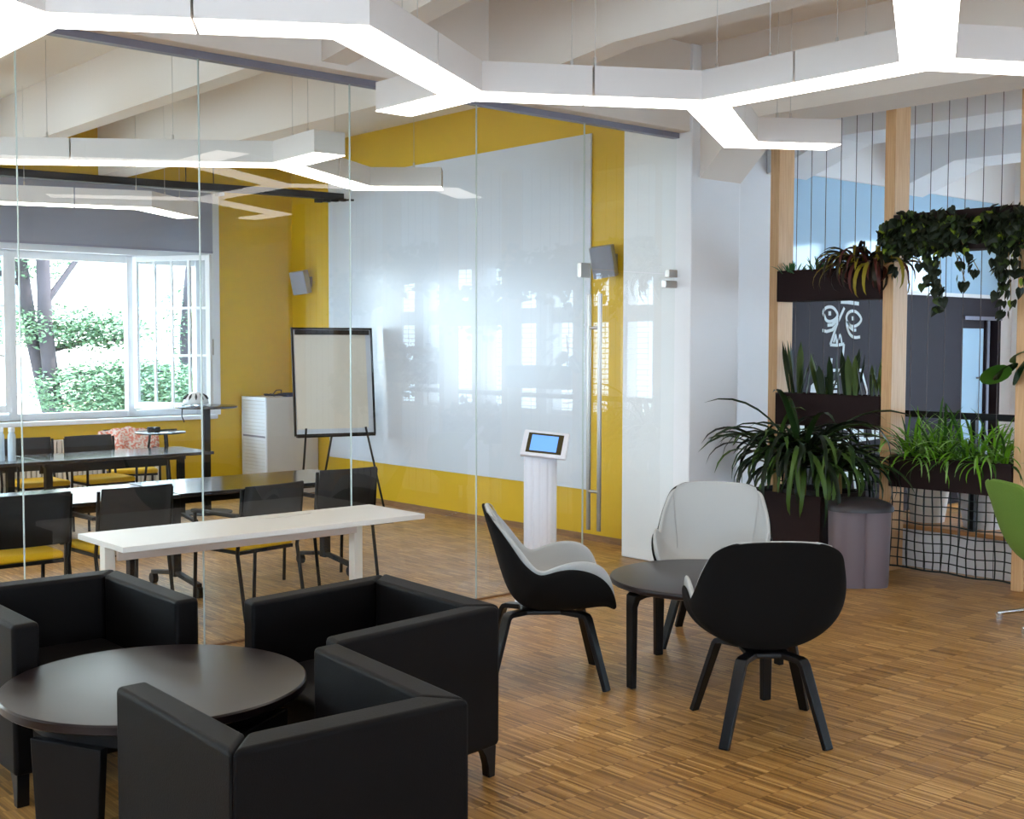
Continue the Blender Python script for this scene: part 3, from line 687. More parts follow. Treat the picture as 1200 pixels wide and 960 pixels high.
def shell_chair(label, loc, rz, feet, outer, pad, base='ply'):
    t = thing('shell_chair', label, 'chair', loc, R(rz), 'two-tone shell chairs round the small table' if base == 'ply' else None)
    put_shell('shell', outer, t, .014); put_shell('upholstery', pad, t, .026)
    if base == 'ply':
        seam_mesh().build('seam', M['seam'], t)
        MB().box(-.13, .15, -.10, .10, .355, .382).build('seat_mount', M['blacksat'], t, bevel=.01)
        for (fx, fy, bx, by) in feet:
            d = Vector((bx, by, 0)).normalized(); w = Vector((-d.y, d.x, 0)); b = Vector((bx, by, .366)); f = Vector((fx, fy, .0))
            dn = (f-b).normalized()
            pts = [d*.04+Vector((0, 0, .370)), b-d*.022, b+(dn-d)*.006, b+dn*.022, f]
            MB().bar(pts, w, [.056, .056, .056, .055, .046], .026).build('leg', M['blacksat'], t, bevel=.005)
    return t
M['seam'] = mat('grey_seam_thread', (168, 168, 166), 0.9)
FEET = [(-.295, .225, -.20, .135), (-.295, -.225, -.20, -.135), (.295, .265, .205, .17), (.295, -.265, .205, -.17)]
shell_chair('black and white shell chair seen from behind, nearest of the three', (4.48, 3.41, 0), 49.2, FEET, ME_OUT, ME_PAD)
shell_chair('black and white shell chair seen from its side, facing right, left of the small table', (4.30, 4.685, 0), -37.2, FEET, ME_OUT, ME_PAD)
shell_chair('white-fronted shell chair facing the camera beyond the small table', (5.63, 4.66, 0), 216, FEET, ME_OUT, ME_PAD)
g = shell_chair('green felt shell chair with chrome star base, cut off at the right edge', (7.50, 3.53, 0), -36, FEET, ME_GOUT, ME_GPAD, 'star')
MB().tube([(0, 0, .07), (0, 0, .375)], .022, 12).build('column', M['chrome'], g, smooth=40)
for a in (28+90*i for i in range(4)):
    a = R(a+100); d = Vector((math.cos(a), math.sin(a), 0))
    MB().tube([d*.02+Vector((0, 0, .11)), d*.31+Vector((0, 0, .03))], [.016, .012], 10).tube([d*.305+Vector((0, 0, 0)), d*.305+Vector((0, 0, .03))], .022, 12).build('star_leg', M['chrome'], g, smooth=40)

def side_table():
    t = thing('side_table', 'small black round table between the shell chairs', 'table', (4.99, 4.155, 0))
    r = .52
    MB().lathe([(r-.02, .497), (r-.004, .503), (r, .512), (r, .524), (r-.004, .531), (r-.012, .533)], 96).build('tabletop', M['laminate2'], t, smooth=35)
    for (x, y) in ((4.499, 4.261), (5.128, 4.653), (4.857, 3.657), (5.48, 4.05)):
        d = Vector((x-4.99, y-4.155, 0)); n = d.normalized(); w = Vector((-n.y, n.x, 0))
        d = n*.487
        pts = [d*.72+Vector((0, 0, .488)), d*.90+Vector((0, 0, .485)), d*.985+Vector((0, 0, .465)), d+Vector((0, 0, .42)), d+Vector((0, 0, 0))]
        MB().bar(pts, w, [.12, .11, .085, .062, .048], .034).build('leg', M['blacksat'], t, bevel=.006)
M['laminate2'] = mat('dark_laminate_small', (36, 26, 26), 0.34, spec=0.35, noise=0.05, nscale=90)
side_table()

# ---------------------------------------------------------------- white desk against the glass
def white_desk():
    t = thing('desk', 'long white desk standing against the glass wall behind the armchairs', 'desk', (3.46, 6.12, 0))
    MB().box(-.945, .925, -.29, .29, .708, .738).build('desktop', M['desk_white'], t, bevel=.003)
    MB().box(-.88, .585, -.075, -.05, .632, .705).build('frame_rail', M['desk_frame'], t, bevel=.003)
    MB().box(-.88, .585, .10, .12, .632, .705).build('frame_rail', M['desk_frame'], t, bevel=.003)
    for x in (-.94, .585):
        MB().box(x, x+.058, -.048, .015, .03, .706).build('leg', M['desk_leg'], t, bevel=.004)
        MB().box(x-.005, x+.067, -.25, .27, 0, .032).build('foot_bar', M['desk_leg'], t, bevel=.006)
    MB().tube([(.0, .20, .741), (.12, .12, .741), (.3, .14, .7405), (.42, .17, .7405)], .0015, 4).build('cable', M['wire'], t)
    MB().box(.60, .76, -.20, -.05, .690, .707).build('bracket', M['black'], t)
M['desk_leg'] = mat('cream_desk_leg', (226, 216, 200), 0.5)
white_desk()

# ---------------------------------------------------------------- meeting room furniture
def conf_chair():
    t = empty('meeting_chair')
    w = .235
    # faces +y, back at -y
    b = MB()
    n = 8
    for side in (0,):
        vs = []; 
        for i in range(n+1):
            x = -w+2*w*i/n; dy = .03*(1-(x/w)**2)
            for z, yy in ((.54, -.235), (.70, -.255), (.855, -.285)): vs.append((x, yy-dy, z))
        b.add(vs, [(i*3+j, i*3+j+1, (i+1)*3+j+1, (i+1)*3+j) for i in range(n) for j in range(2)])
    o = b.build('backrest', M['mesh_black'], t, smooth=60); s = o.modifiers.new('solid', 'SOLIDIFY'); s.thickness = .014; s.offset = 0
    MB().box(-.225, .225, -.20, .245, .435, .485).build('seat', M['seat_yellow'], t, bevel=.022, seg=3)
    MB().box(-.22, .22, -.20, .23, .415, .437).build('seat_frame', M['black'], t)
    for s in (-1, 1):
        x = s*.245
        MB().tube([(x, -.265, .84), (x, -.235, .55), (x, -.21, .43), (x, -.29, 0)], .0125, 8).build('leg', M['black'], t, smooth=60)
        MB().tube([(x, .22, .66), (x, .215, .43), (x, .235, 0)], .0125, 8).build('leg', M['black'], t, smooth=60)
        MB().box(x-.022, x+.022, -.22, .24, .655, .68).build('armrest', M['black'], t, bevel=.008)
    return t
proto = conf_chair()
CH = [('black-backed yellow chair half cut off at the far left, behind the white desk', 2.600, 7.61, 0, 'c'),
      ('black-backed yellow chair second from the left, behind the left end of the white desk', 3.235, 7.59, 3, 'c'),
      ('black-backed yellow chair showing its yellow seat under the right half of the white desk', 3.93, 7.16, 10, 'c'),
      ('black-backed chair turned slightly, at the right end of the white desk near the easel', 4.89, 7.68, -2, 'c'),
      ('black-backed yellow chair at the farthest table, behind the clear bottles', 4.12, 11.45, 180, 'f'),
      ('black-backed yellow chair at the farthest table, in front of the radiator', 4.72, 11.40, 183, 'f'),
      ('black-backed yellow chair right of the far chairs, mostly hidden behind table legs', 3.5, 11.45, 180, 'f')]
for i, (lab, x, y, a, gk) in enumerate(CH[:6]):
    o = proto if i == 0 else copy_tree(proto)
    o.location = (x, y, 0); o.rotation_euler = (0, 0, R(a)); tag(o, lab, 'chair', 'yellow-seated meeting chairs')

def training_table(label, x0, x1, y0, y1, ends=(True, True), modesty=True, z=.74):
    cx, cy = (x0+x1)/2, (y0+y1)/2; hx, hy = (x1-x0)/2, (y1-y0)/2
    t = thing('training_table', label, 'table', (cx, cy, 0), 0, 'dark folding tables of the meeting room')
    MB().box(-hx, hx, -hy, hy, z-.028, z).build('tabletop', M['table_top'], t, bevel=.003)
    if modesty: MB().box(-hx+.18, hx-.18, hy-.12, hy-.10, z-.17, z-.03).build('modesty_panel', M['black'], t)
    MB().box(-hx+.12, hx-.12, -.03, .03, z-.09, z-.03).build('beam', M['black'], t)
    for s in (-1, 1):
        x = s*(hx-.16)
        MB().box(x-.03, x+.03, -.035, .035, .10, z-.03).build('leg_column', M['black'], t, bevel=.006)
        f = MB().bar([(x, -hy+.06, .085), (x, 0, .13), (x, hy-.06, .085)], (1, 0, 0), .045, .03).build('foot_bar', M['black'], t, bevel=.006)
        for y in (-hy+.06, hy-.06):
            MB().tube([(x-.02, y, .038), (x+.02, y, .038)], .038, 14).build('caster', M['black'], f)
    return t
M['table_top'] = mat('dark_reflective_tabletop', (40, 40, 46), 0.13, spec=1.0)
training_table('dark table across the middle of the meeting room, right one of the joined pair', 3.71, 5.27, 7.66, 8.50)
training_table('dark table at the left of the meeting room, left one of the joined pair', 2.10, 3.69, 7.62, 8.46)
training_table('farthest dark table, beside the window wall chairs', 3.85, 5.43, 10.50, 11.24)
training_table('far dark table carrying the clear bottles at the left edge', 2.25, 3.84, 10.50, 11.24)
for k, (x, y) in enumerate(((3.58, 10.80), (3.655, 10.74))):
    b = thing('water_bottle', ('left' if k == 0 else 'right')+' one of the two clear bottles on the far table', 'bottle', (x, y, .74), 0, 'clear bottles on the far table')
    MB().lathe([(.032, 0), (.034, .01), (.034, .20), (.031, .225), (.024, .24), (.024, .25)], 20).build('bottle_body', M['bottle'], b, smooth=50)
    MB().lathe([(.027, .25), (.027, .285)], 16).build('cap', M['gloss_white'], b, smooth=50)

def flipchart():
    t = thing('flipchart', 'black-framed flipchart easel with blank paper in front of the whiteboard', 'easel', (7.13, 11.05, 0), R(-14))
    tilt = math.atan2(.10, 1.06)
    pn = empty('board_panel_mount'); 
    b = MB(); z0, z1 = .80, 1.90; w = .43
    def at(x, z, d=0): return (x, (z-z0)*.10-d, z)
    def slab(x0, x1, a, c, d0, d1):
        vs = [at(x0, a, d0), at(x1, a, d0), at(x1, c, d0), at(x0, c, d0), at(x0, a, d1), at(x1, a, d1), at(x1, c, d1), at(x0, c, d1)]
        return vs, [(0, 1, 2, 3), (7, 6, 5, 4), (0, 4, 5, 1), (1, 5, 6, 2), (2, 6, 7, 3), (3, 7, 4, 0)]
    bpy.data.objects.remove(pn)
    MB().add(*slab(-w, w, z0, z1, 0, -.012)).build('board', M['board'], t)
    f = MB()
    for q in ((-w-.02, -w, z0-.02, z1+.02), (w, w+.02, z0-.02, z1+.02), (-w, w, z0-.02, z0), (-w, w, z1, z1+.02)): f.add(*slab(*q, .012, -.014))
    f.build('board_frame', M['black'], t)
    MB().add(*slab(-w+.02, w-.02, z1-.055, z1-.005, .03, .0)).build('paper_clamp', M['black'], t, bevel=.004)
    MB().add(*slab(-w+.01, w-.06, z0+.05, z1-.05, .012, .002)).build('paper_pad', M['paper'], t)
    MB().add(*slab(-w, w, z0-.035, z0-.015, .05, -.01)).build('pen_tray', M['black'], t)
    for x0, y0, x1, y1, zt in ((-.33, -.02, -.46, -.22, .86), (.33, -.02, .46, -.22, .86), (0, .03, 0, .55, .95)):
        MB().tube([(x0, y0, zt), (x1, y1, 0)], .012, 8).build('leg', M['black'], t, smooth=60)
    for s in (-1, 1): MB().tube([(s*.33, .02, .80), (s*.30, .17, 1.8)], .012, 8).build('upright', M['black'], t, smooth=60)
flipchart()

def cabinet():
    t = thing('filing_cabinet', 'white roller-shutter cabinet in the corner behind the flipchart', 'cabinet', (7.33, 12.53, 0))
    MB().box(-.33, .34, -.27, .29, .02, 1.14).build('carcass', M['cab_side'], t, bevel=.004)
    MB().box(-.345, -.328, -.27, -.245, .02, 1.14).box(-.345, -.328, .265, .29, .02, 1.14).box(-.345, -.328, -.27, .29, 1.10, 1.14).build('door_surround', M['gloss_white'], t, bevel=.003)
    for k in range(26):
        z = .03+k*.041
        MB().box(-.340, -.330, -.243, .263, z, z+.037).build('shutter_slat', M['gloss_white'], t)
    MB().box(-.344, -.338, -.243, .263, .68, .70).build('shutter_handle', M['rail'], t)
M['cab_side'] = mat('beige_cabinet_steel', (206, 198, 190), 0.5)
cabinet()
cb = thing('cable_bundle', 'tangle of black cables lying on the white cabinet', 'cables', (7.33, 12.45, 1.14))
m = MB(); rnd = random.Random(4)
for k in range(7):
    ph = rnd.uniform(0, 6); pts = [(-.30+.6*i/24+.03*math.sin(i*.9+ph), -.10+.09*math.sin(i*.55+ph), .012+.022*abs(math.sin(i*.5+ph))+(.05 if k == 2 and 3 < i < 7 else 0)) for i in range(25)]
    m.tube(pts, .006, 5)
m.build('cable', M['black'], cb)
MB().box(-.05, .08, -.15, -.05, .0, .045).build('plug_block', mat('navy_plastic', (40, 46, 84), .5), cb, bevel=.005)

def speaker(label, loc, rz, tilt, w, h, d):
    t = thing('wall_speaker', label, 'speaker', loc, 0, 'silver speakers on the yellow wall')
    rot = Matrix.Rotation(R(rz), 4, 'Z') @ Matrix.Rotation(R(tilt), 4, 'Y') @ Matrix.Rotation(R(-7), 4, 'X')
    b = MB().box(-d/2, d/2, -w/2, w/2, -h/2, h/2).build('cabinet', M['gloss_grey'], t, bevel=.008); b.matrix_local = rot
    g = MB().box(-d/2-.006, -d/2-.0005, -w/2+.008, w/2-.008, -h/2+.008, h/2-.008).build('grille', M['speaker'], t, bevel=.003); g.matrix_local = rot
    MB().tube([(d/2-.02, -.01, .02), (.13, -.01, .03)], .018, 8).box(.115, .135, -.04, .03, -.05, .07).build('bracket', M['wall_bracket'], t)
M['gloss_grey'] = mat('speaker_grey_case', (170, 168, 172), 0.5); M['wall_bracket'] = mat('bracket_beige', (150, 140, 128), 0.5)
speaker('silver speaker high on the yellow strip right of the whiteboard', (7.555, 7.49, 2.46), 32, -10, .20, .27, .12)
speaker('silver speaker high in the corner left of the whiteboard', (7.555, 12.44, 2.46), 32, -10, .19, .27, .12)

# radiator
rd = thing('radiator', 'cream ribbed radiator under the window sill', 'radiator', (4.75, 12.74, 0))
for i in range(44):
    x = -1.18+.0535*i
    MB().box(x-.019, x+.019, -.06, .06, .16, .74).build('radiator_rib', M['radiator'], rd, bevel=.012, seg=1) if i == 0 else link('radiator_rib', rd.children[0].data, rd, (x+1.18, 0, 0))
MB().tube([(-1.2, 0, .22), (1.15, 0, .22)], .02, 8).tube([(-1.2, 0, .68), (1.15, 0, .68)], .02, 8).build('header_pipe', M['radiator'], rd, smooth=50)
MB().tube([(-1.0, 0, 0), (-1.0, 0, .2)], .014, 8).tube([(1.0, 0, 0), (1.0, 0, .2)], .014, 8).build('foot_pipe', M['radiator'], rd, smooth=50)

# black curtain rail hung across the room
tr_ = thing('ceiling_track', 'long black ceiling track hung across the meeting room in front of the window', 'track', (5.0, 11.4, 3.3))
MB().bar([(-4.5, 0, -.04), (-2, 0, -.03), (0, 0, 0), (1.6, 0, .035), (2.45, 0, .045)], (0, 1, 0), [.10]*5, .07).build('track_body', M['black'], tr_, bevel=.006)
for k in range(5): MB().box(2.12+.1*k, 2.19+.1*k, -.03, .03, -.035+.012*k, .03).build('track_runner', M['black'], tr_)
for x in (-3, -1.2, .62, .92): MB().tube([(x, 0, .0), (x, 0, CEIL-3.3)], .005, 6).build('hanging_rod', M['black'], tr_)

_nt = M['coral'].node_tree
_mx = [n for n in _nt.nodes if n.bl_idname == 'ShaderNodeMix'][0]; _mx.blend_type = 'MIX'
_cr = _nt.nodes.new('ShaderNodeValToRGB'); _cr.color_ramp.elements[0].position = .44; _cr.color_ramp.elements[1].position = .56
_no = [n for n in _nt.nodes if n.bl_idname == 'ShaderNodeTexNoise'][0]; _nt.links.new(_no.outputs['Fac'], _cr.inputs[0])
_nt.links.new(_cr.outputs[0], _mx.inputs[0])
for _l in list(_mx.inputs[7].links): _nt.links.remove(_l)
_mx.inputs[7].default_value = lin((236, 222, 212))
# tall bistro table with helmet, chair with scarf and camera bits
bt = thing('standing_table', 'slim black standing table by the window corner carrying the helmet', 'table', (5.92, 11.62, 0))
MB().lathe([(.31, 1.085), (.32, 1.09), (.32, 1.105), (.31, 1.11)], 40).build('tabletop', M['table_top'], bt, smooth=30)
MB().box(-.035, .035, -.035, .035, .02, 1.085).build('pole', M['black'], bt, bevel=.004)
MB().lathe([(.26, 0), (.26, .012), (.05, .03)], 32).build('base_plate', M['black'], bt, smooth=30)
hm = thing('bicycle_helmet', 'white bicycle helmet with dark vents lying on the standing table', 'helmet', (5.80, 11.60, 1.112))
hb = MB(); n = 20
vs = []; rows = 8
for i in range(rows+1):
    ph = math.pi/2*i/rows
    for k in range(n):
        a = 2*math.pi*k/n; vs.append((.135*math.cos(a)*math.cos(ph), .10*math.sin(a)*math.cos(ph), .02+.125*math.sin(ph)))
hb.add(vs, [(i*n+k, i*n+(k+1) % n, (i+1)*n+(k+1) % n, (i+1)*n+k) for i in range(rows) for k in range(n)])
ho = hb.build('helmet_shell', M['helmet'], hm, smooth=60); ho.modifiers.new('s', 'SOLIDIFY').thickness = .012
for k in range(11):
    a = R(20+33*k); e = R(36)
    c = Vector((.135*math.cos(a)*math.cos(e), .10*math.sin(a)*math.cos(e), .02+.125*math.sin(e)))
    u = Vector((-c.x*.55, -c.y*.55, .06)).normalized()
    MB().tube([c-u*.035, c, c+u*.04], [.004, .013, .004], 8).build('vent', M['black'], hm, smooth=60)
MB().tube([(-.10, 0, .02), (-.16, -.02, 0), (-.17, -.03, -.10), (-.15, -.04, -.16)], .006, 6).build('chin_strap', M['black'], hm)
sc_ch = copy_tree(proto); sc_ch.location = (5.28, 12.0, 0); sc_ch.rotation_euler = (0, 0, R(165)); tag(sc_ch, 'black chair by the radiator with a coral scarf over its back', 'chair', 'yellow-seated meeting chairs')
sf = thing('scarf', 'coral patterned scarf draped over the chair back beside the radiator', 'scarf', (5.33, 12.22, .86), R(165))
v = []; f = []
cols_, rws = 16, 14
for i in range(cols_+1):
    x = -.31+.60*i/cols_
    for j in range(rws+1):
        s = j/rws
        if s < .5: y = -.03-.02*(1-2*s)-.05*(1-2*s); z = -.34*(1-2*s)*(1.0+.35*math.sin(i*.8))
        else: y = .03+.16*(2*s-1)**.8; z = -.30*(2*s-1)*(1.0+.25*math.cos(i*.9))
        z += .03-.05*abs(x)/.3+.008*math.sin(i*1.7+j); y += .012*math.sin(i*1.3)
        v.append((x, y, z)); 
for i in range(cols_):
    for j in range(rws): a = i*(rws+1)+j; f.append((a, a+1, a+rws+2, a+rws+1))
o = MB().add(v, f).build('cloth', M['coral'], sf, smooth=70); o.modifiers.new('s', 'SOLIDIFY').thickness = .006
st = thing('side_stand', 'small black round stand with camera gear beside the scarf', 'table', (5.42, 11.62, 0))
MB().lathe([(.24, .845), (.25, .85), (.25, .86), (.24, .865)], 32).build('stand_top', M['table_top'], st, smooth=30)
for a in (30, 150, 270): MB().tube([(.10*math.cos(R(a)), .10*math.sin(R(a)), .85), (.2*math.cos(R(a)), .2*math.sin(R(a)), 0)], .012, 6).build('leg', M['black'], st, smooth=60)
cg = thing('camera_gear', 'small black camera gear lying on the round stand', 'camera', (5.34, 11.60, .866))
MB().box(-.06, .06, -.03, .03, 0, .05).build('camera_body', M['black'], cg, bevel=.008)
MB().tube([(.0, -.03, .03), (.0, -.08, .03)], .024, 12).build('lens', M['black'], cg, smooth=50)
MB().tube([(.06, 0, .01), (.14, .03, .01), (.22, 0, .012), (.26, .04, .01)], .010, 6).build('strap', M['black'], cg)

# ---------------------------------------------------------------- tablet kiosk in front of the glass
def kiosk():
    t = thing('tablet_kiosk', 'white fluted kiosk column with a tilted tablet near the glass door', 'kiosk', (5.56, 6.10, 0), R(-41))
    n = 48; prof = []
    for k in range(n):
        a = 2*math.pi*k/n; rr = 1-.06*(k % 4 == 0); prof.append((.112*rr*math.cos(a), .075*rr*math.sin(a)))
    MB().prism(prof, .012, 1.03).build('column', M['kiosk_white'], t)
    MB().box(-.17, .17, -.14, .14, 0, .012).build('base_plate', M['kiosk_white'], t, bevel=.004)
    h = MB().box(-.155, .155, -.105, .105, -.014, .014).build('tablet_case', M['kiosk_white'], t, bevel=.010, seg=3)
    rot = Matrix.Translation((.03, -.04, 1.075)) @ Matrix.Rotation(R(-10), 4, 'Z') @ Matrix.Rotation(R(5), 4, 'Y') @ Matrix.Rotation(R(50), 4, 'X')
    h.matrix_local = rot
    b = MB().box(-.120, .120, -.080, .080, .0142, .016).build('tablet_bezel', M['bezel'], h)
    s = MB().box(-.095, .085, -.064, .064, .0162, .017).build('tablet_screen', M['screen'], h)
    MB().box(-.06, .06, -.045, .03, .96, 1.06).build('neck', M['kiosk_white'], t, bevel=.01)
M['kiosk_white'] = mat('kiosk_white_plastic', (226, 226, 232), 0.4)
kiosk()

# ---------------------------------------------------------------- timber divider with planters, strings, nets
XS = 8.383
PY_ = [6.275-1.075*i for i in range(0, 8)]                    # right edge (lower y) of each post
dv = thing('timber_divider', 'tall timber post frame strung with grey cords, holding the planters', 'room divider', (XS+.1, 3.0, 0))
for y in PY_: MB().box(-.10, .105, y-3.0, y-3.0+.09, 0, CEIL).build('post', M['pine'], dv, bevel=.004)
for i in range(len(PY_)-1):
    y1 = PY_[i]; y0 = PY_[i+1]+.09
    for k in range(7):
        y = y0+(y1-y0)*(k+.5)/7
        MB().tube([(.05, y-3.0, .04), (.05, y-3.0, CEIL)], .0032, 5).build('cord', M['string'], dv)
def planter(label, bay, z0, z1, x0=-.02, dep=.22):
    ya = PY_[bay+1]+.092; yb = PY_[bay]-.002
    t = thing('trough_planter', label, 'planter', (XS, (ya+yb)/2, z0), 0, 'brown trough planters in the timber frame')
    h = (yb-ya)/2; H = z1-z0; w = .012
    m = MB().box(x0, x0+w, -h, h, 0, H).box(x0+dep-w, x0+dep, -h, h, 0, H).box(x0+w, x0+dep-w, -h, -h+w, 0, H).box(x0+w, x0+dep-w, h-w, h, 0, H).box(x0+w, x0+dep-w, -h+w, h-w, 0, w)
    # the troughs are notched round the posts: only the strip in front of the cords is deep
    m.build('trough', M['planter'], t, bevel=.003)
    MB().box(x0+w, x0+dep-w, -h+w, h-w, H-.05, H-.03).build('soil', M['soil'], t)
    return t
planter('upper brown trough in the left bay of the timber frame, with succulents', 0, 2.105, 2.358)
planter('middle brown trough in the left bay of the timber frame, with snake plants', 0, 1.09, 1.352)
planter('high brown trough in the right bay, hung with dark ivy', 1, 2.445, 2.735)
planter('low brown trough in the right bay, filled with spider plants', 1, .665, .905)
planter('trough at the right edge holding the round-leaved rubber plant', 2, 1.30, 1.53)
ORD = {2: 'third', 3: 'fourth', 4: 'fifth', 5: 'sixth'}
for b, z, w in ((2, 2.3, 'high'), (3, .70, 'low'), (3, 1.95, 'high'), (4, 2.45, 'high'), (4, 1.30, 'low'), (5, 1.0, 'low'), (5, 2.2, 'high')): planter('brown %s trough in the %s bay of the timber frame, seen mirrored in the glass' % (w, ORD[b]), b, z, z+.25)

def leaf_mesh(name, m, length, width, segs=8, bend=0.9, droop=1.0, fold=.25, tip=.15, prof=None):
    """strap leaf starting at origin, growing up then arching toward +x"""
    v = []; f = []; x = z = 0; a = math.pi/2*(1-.25*bend)
    for i in range(segs+1):
        s = i/segs; w = width*(math.sin(math.pi*min(1, .12+s*.88))**.6 if prof is None else prof(s))
        if i == segs: w = width*tip*.2
        nx, nz = -math.sin(a), math.cos(a)
        v += [(x+nx*(-fold*w*.5), -w/2, z+nz*(-fold*w*.5)*-1+fold*w*.5), (x, 0, z), (x+nx*(-fold*w*.5), w/2, z+nz*(-fold*w*.5)*-1+fold*w*.5)]
        x += math.cos(a)*length/segs; z += math.sin(a)*length/segs; a -= droop*bend*math.pi/segs*(.35+s*1.3)/1.0*.5
    for i in range(segs):
        b = i*3; f += [(b, b+1, b+4, b+3), (b+1, b+2, b+5, b+4)]
    me = bpy.data.meshes.new(name); me.from_pydata(v, [], f); me.materials.append(m)
    me.polygons.foreach_set('use_smooth', [True]*len(me.polygons)); return me
def strap_plant(name, label, cat, loc, n, lens, widths, mats, bends, group=None, seed=1, lean=.5, spread=(0, 360), fold=.25, r0=.03, prof=None, leafname='leaf', ysp=0, xbias=None):
    rnd = random.Random(seed)
    t = thing(name, label, cat, loc, 0, group)
    pool = []
    for mm in mats:
        for k in range(4):
            l = lens[0]+(lens[1]-lens[0])*k/3; b = bends[0]+(bends[1]-bends[0])*rnd.random()
            pool.append(leaf_mesh(leafname, mm, l, rnd.uniform(*widths), 9, b, fold=fold, prof=prof))
    for i in range(n):
        me = rnd.choice(pool); az = R(rnd.uniform(*spread)); r = r0*rnd.random()
        link(leafname, me, t, (r*math.cos(az), r*math.sin(az)+rnd.uniform(-ysp, ysp), 0), (rnd.uniform(-.15, .15), lean*rnd.uniform(-.25, 1), az))
    return t
# floor pot with dracaena
pot = thing('floor_planter', 'large dark brown floor planter beside the grey bin', 'planter', (7.98, 5.70, 0))
m = MB()
for q in ((-.30, -.285, -.36, .36), (.285, .30, -.36, .36), (-.285, .285, -.36, -.345), (-.285, .285, .345, .36)): m.box(q[0], q[1], q[2], q[3], .0, .62)
m.box(-.285, .285, -.345, .345, 0, .02); m.build('planter_body', M['planter'], pot, bevel=.004)
MB().box(-.285, .285, -.345, .345, .56, .58).build('soil', M['soil'], pot)
def dracaena(label, loc, n, seed, L=(.55, 1.0), h=.22, spread=(0, 360)):
    t = strap_plant('dracaena', label, 'plant', loc, n, L, (.034, .052), [LEAF['drac'], LEAF['drac2'], LEAF['drac3']], (1.1, 2.15), seed=seed, spread=spread, lean=.8, r0=.02, fold=.35)
    for ch in t.children: ch.location.z += random.Random(hash(ch.name) % 99).uniform(0, h*.35)
    MB().tube([(0, 0, -.26), (.01, 0, -.1), (0, 0, .06)], [.03, .028, .022], 8).build('stem', M['stem'], t, smooth=60)
    return t
M['stem'] = mat('plant_cane', (140, 112, 62), 0.8, noise=.2, nscale=20)
dracaena('big dark green strap-leaved plant in the floor planter, tallest clump', (7.90, 5.66, .80), 105, 3)
dracaena('smaller strap-leaved plant at the right side of the floor planter, beside the bin', (8.02, 5.42, .76), 46, 5, (.4, .75))
dracaena('arching strap-leaved plant at the left side of the floor planter, by the pier', (7.86, 5.88, .76), 42, 8, (.45, .8), spread=(120, 420))

# spider plants in the low trough of the right bay
for k, (dy, n, lab) in enumerate(((.33, 90, 'spider plant at the left end of the low trough'), (.10, 90, 'spider plant left of the middle in the low trough'),
                                  (-.13, 90, 'spider plant right of the middle in the low trough'), (-.34, 90, 'spider plant at the right end of the low trough'))):
    strap_plant('spider_plant', lab, 'plant', (XS+.06, 4.70+dy, .87), n, (.28, .52), (.014, .022), [LEAF['spider'], LEAF['spider'], LEAF['spider2'], LEAF['spider3']],
                (.3, 1.7), group='spider plants in the low trough', seed=20+k, lean=.85, r0=.04, ysp=.07)
# snake plants
prof_snake = lambda s: (.55+.6*math.sin(math.pi*min(1, s*.9)))*(1 if s < .75 else (1-(s-.75)/.26))
for k, (dy, n, lmin, lmax, lab) in enumerate(((.34, 11, .26, .48, 'snake plant at the left end of the middle trough, with the tallest leaf'), (.05, 12, .22, .38, 'snake plant in the middle of the middle trough'),
                                  (-.16, 11, .26, .42, 'snake plant right of the middle in the middle trough'), (-.38, 8, .24, .42, 'snake plant at the right end of the middle trough'))):
    strap_plant('snake_plant', lab, 'plant', (XS+.07, 5.78+dy, 1.31), n, (lmin, lmax), (.035, .055), [LEAF['snake'], LEAF['snake'], LEAF['snake2']], (.02, .25),
                group='snake plants in the middle trough', seed=40+k, lean=.28, r0=.06, fold=.4, prof=prof_snake, ysp=.06)
# succulents in the upper trough
for k, (dy, lab) in enumerate(((.38, 'small green succulent at the left end of the upper trough'), (.14, 'small green succulent second from the left in the upper trough'))):
    strap_plant('succulent', lab, 'plant', (XS+.06, 5.78+dy, 2.32), 46, (.08, .16), (.012, .02), [LEAF['herb']], (.1, .7), group='succulents in the upper trough', seed=60+k, lean=.9, r0=.07, ysp=.05)
prof_wide = lambda s: math.sin(math.pi*min(1, .06+s*.94))**.8
strap_plant('drooping_plant', 'dark drooping plant with yellow-edged leaves at the right end of the upper trough', 'plant', (XS+.0, 5.42, 2.36), 140, (.24, .52), (.026, .045),
            [LEAF['croton'], LEAF['croton'], LEAF['croton2'], LEAF['croton3']], (1.5, 2.5), seed=71, lean=.75, r0=.09, ysp=.13, prof=prof_wide, fold=.3)

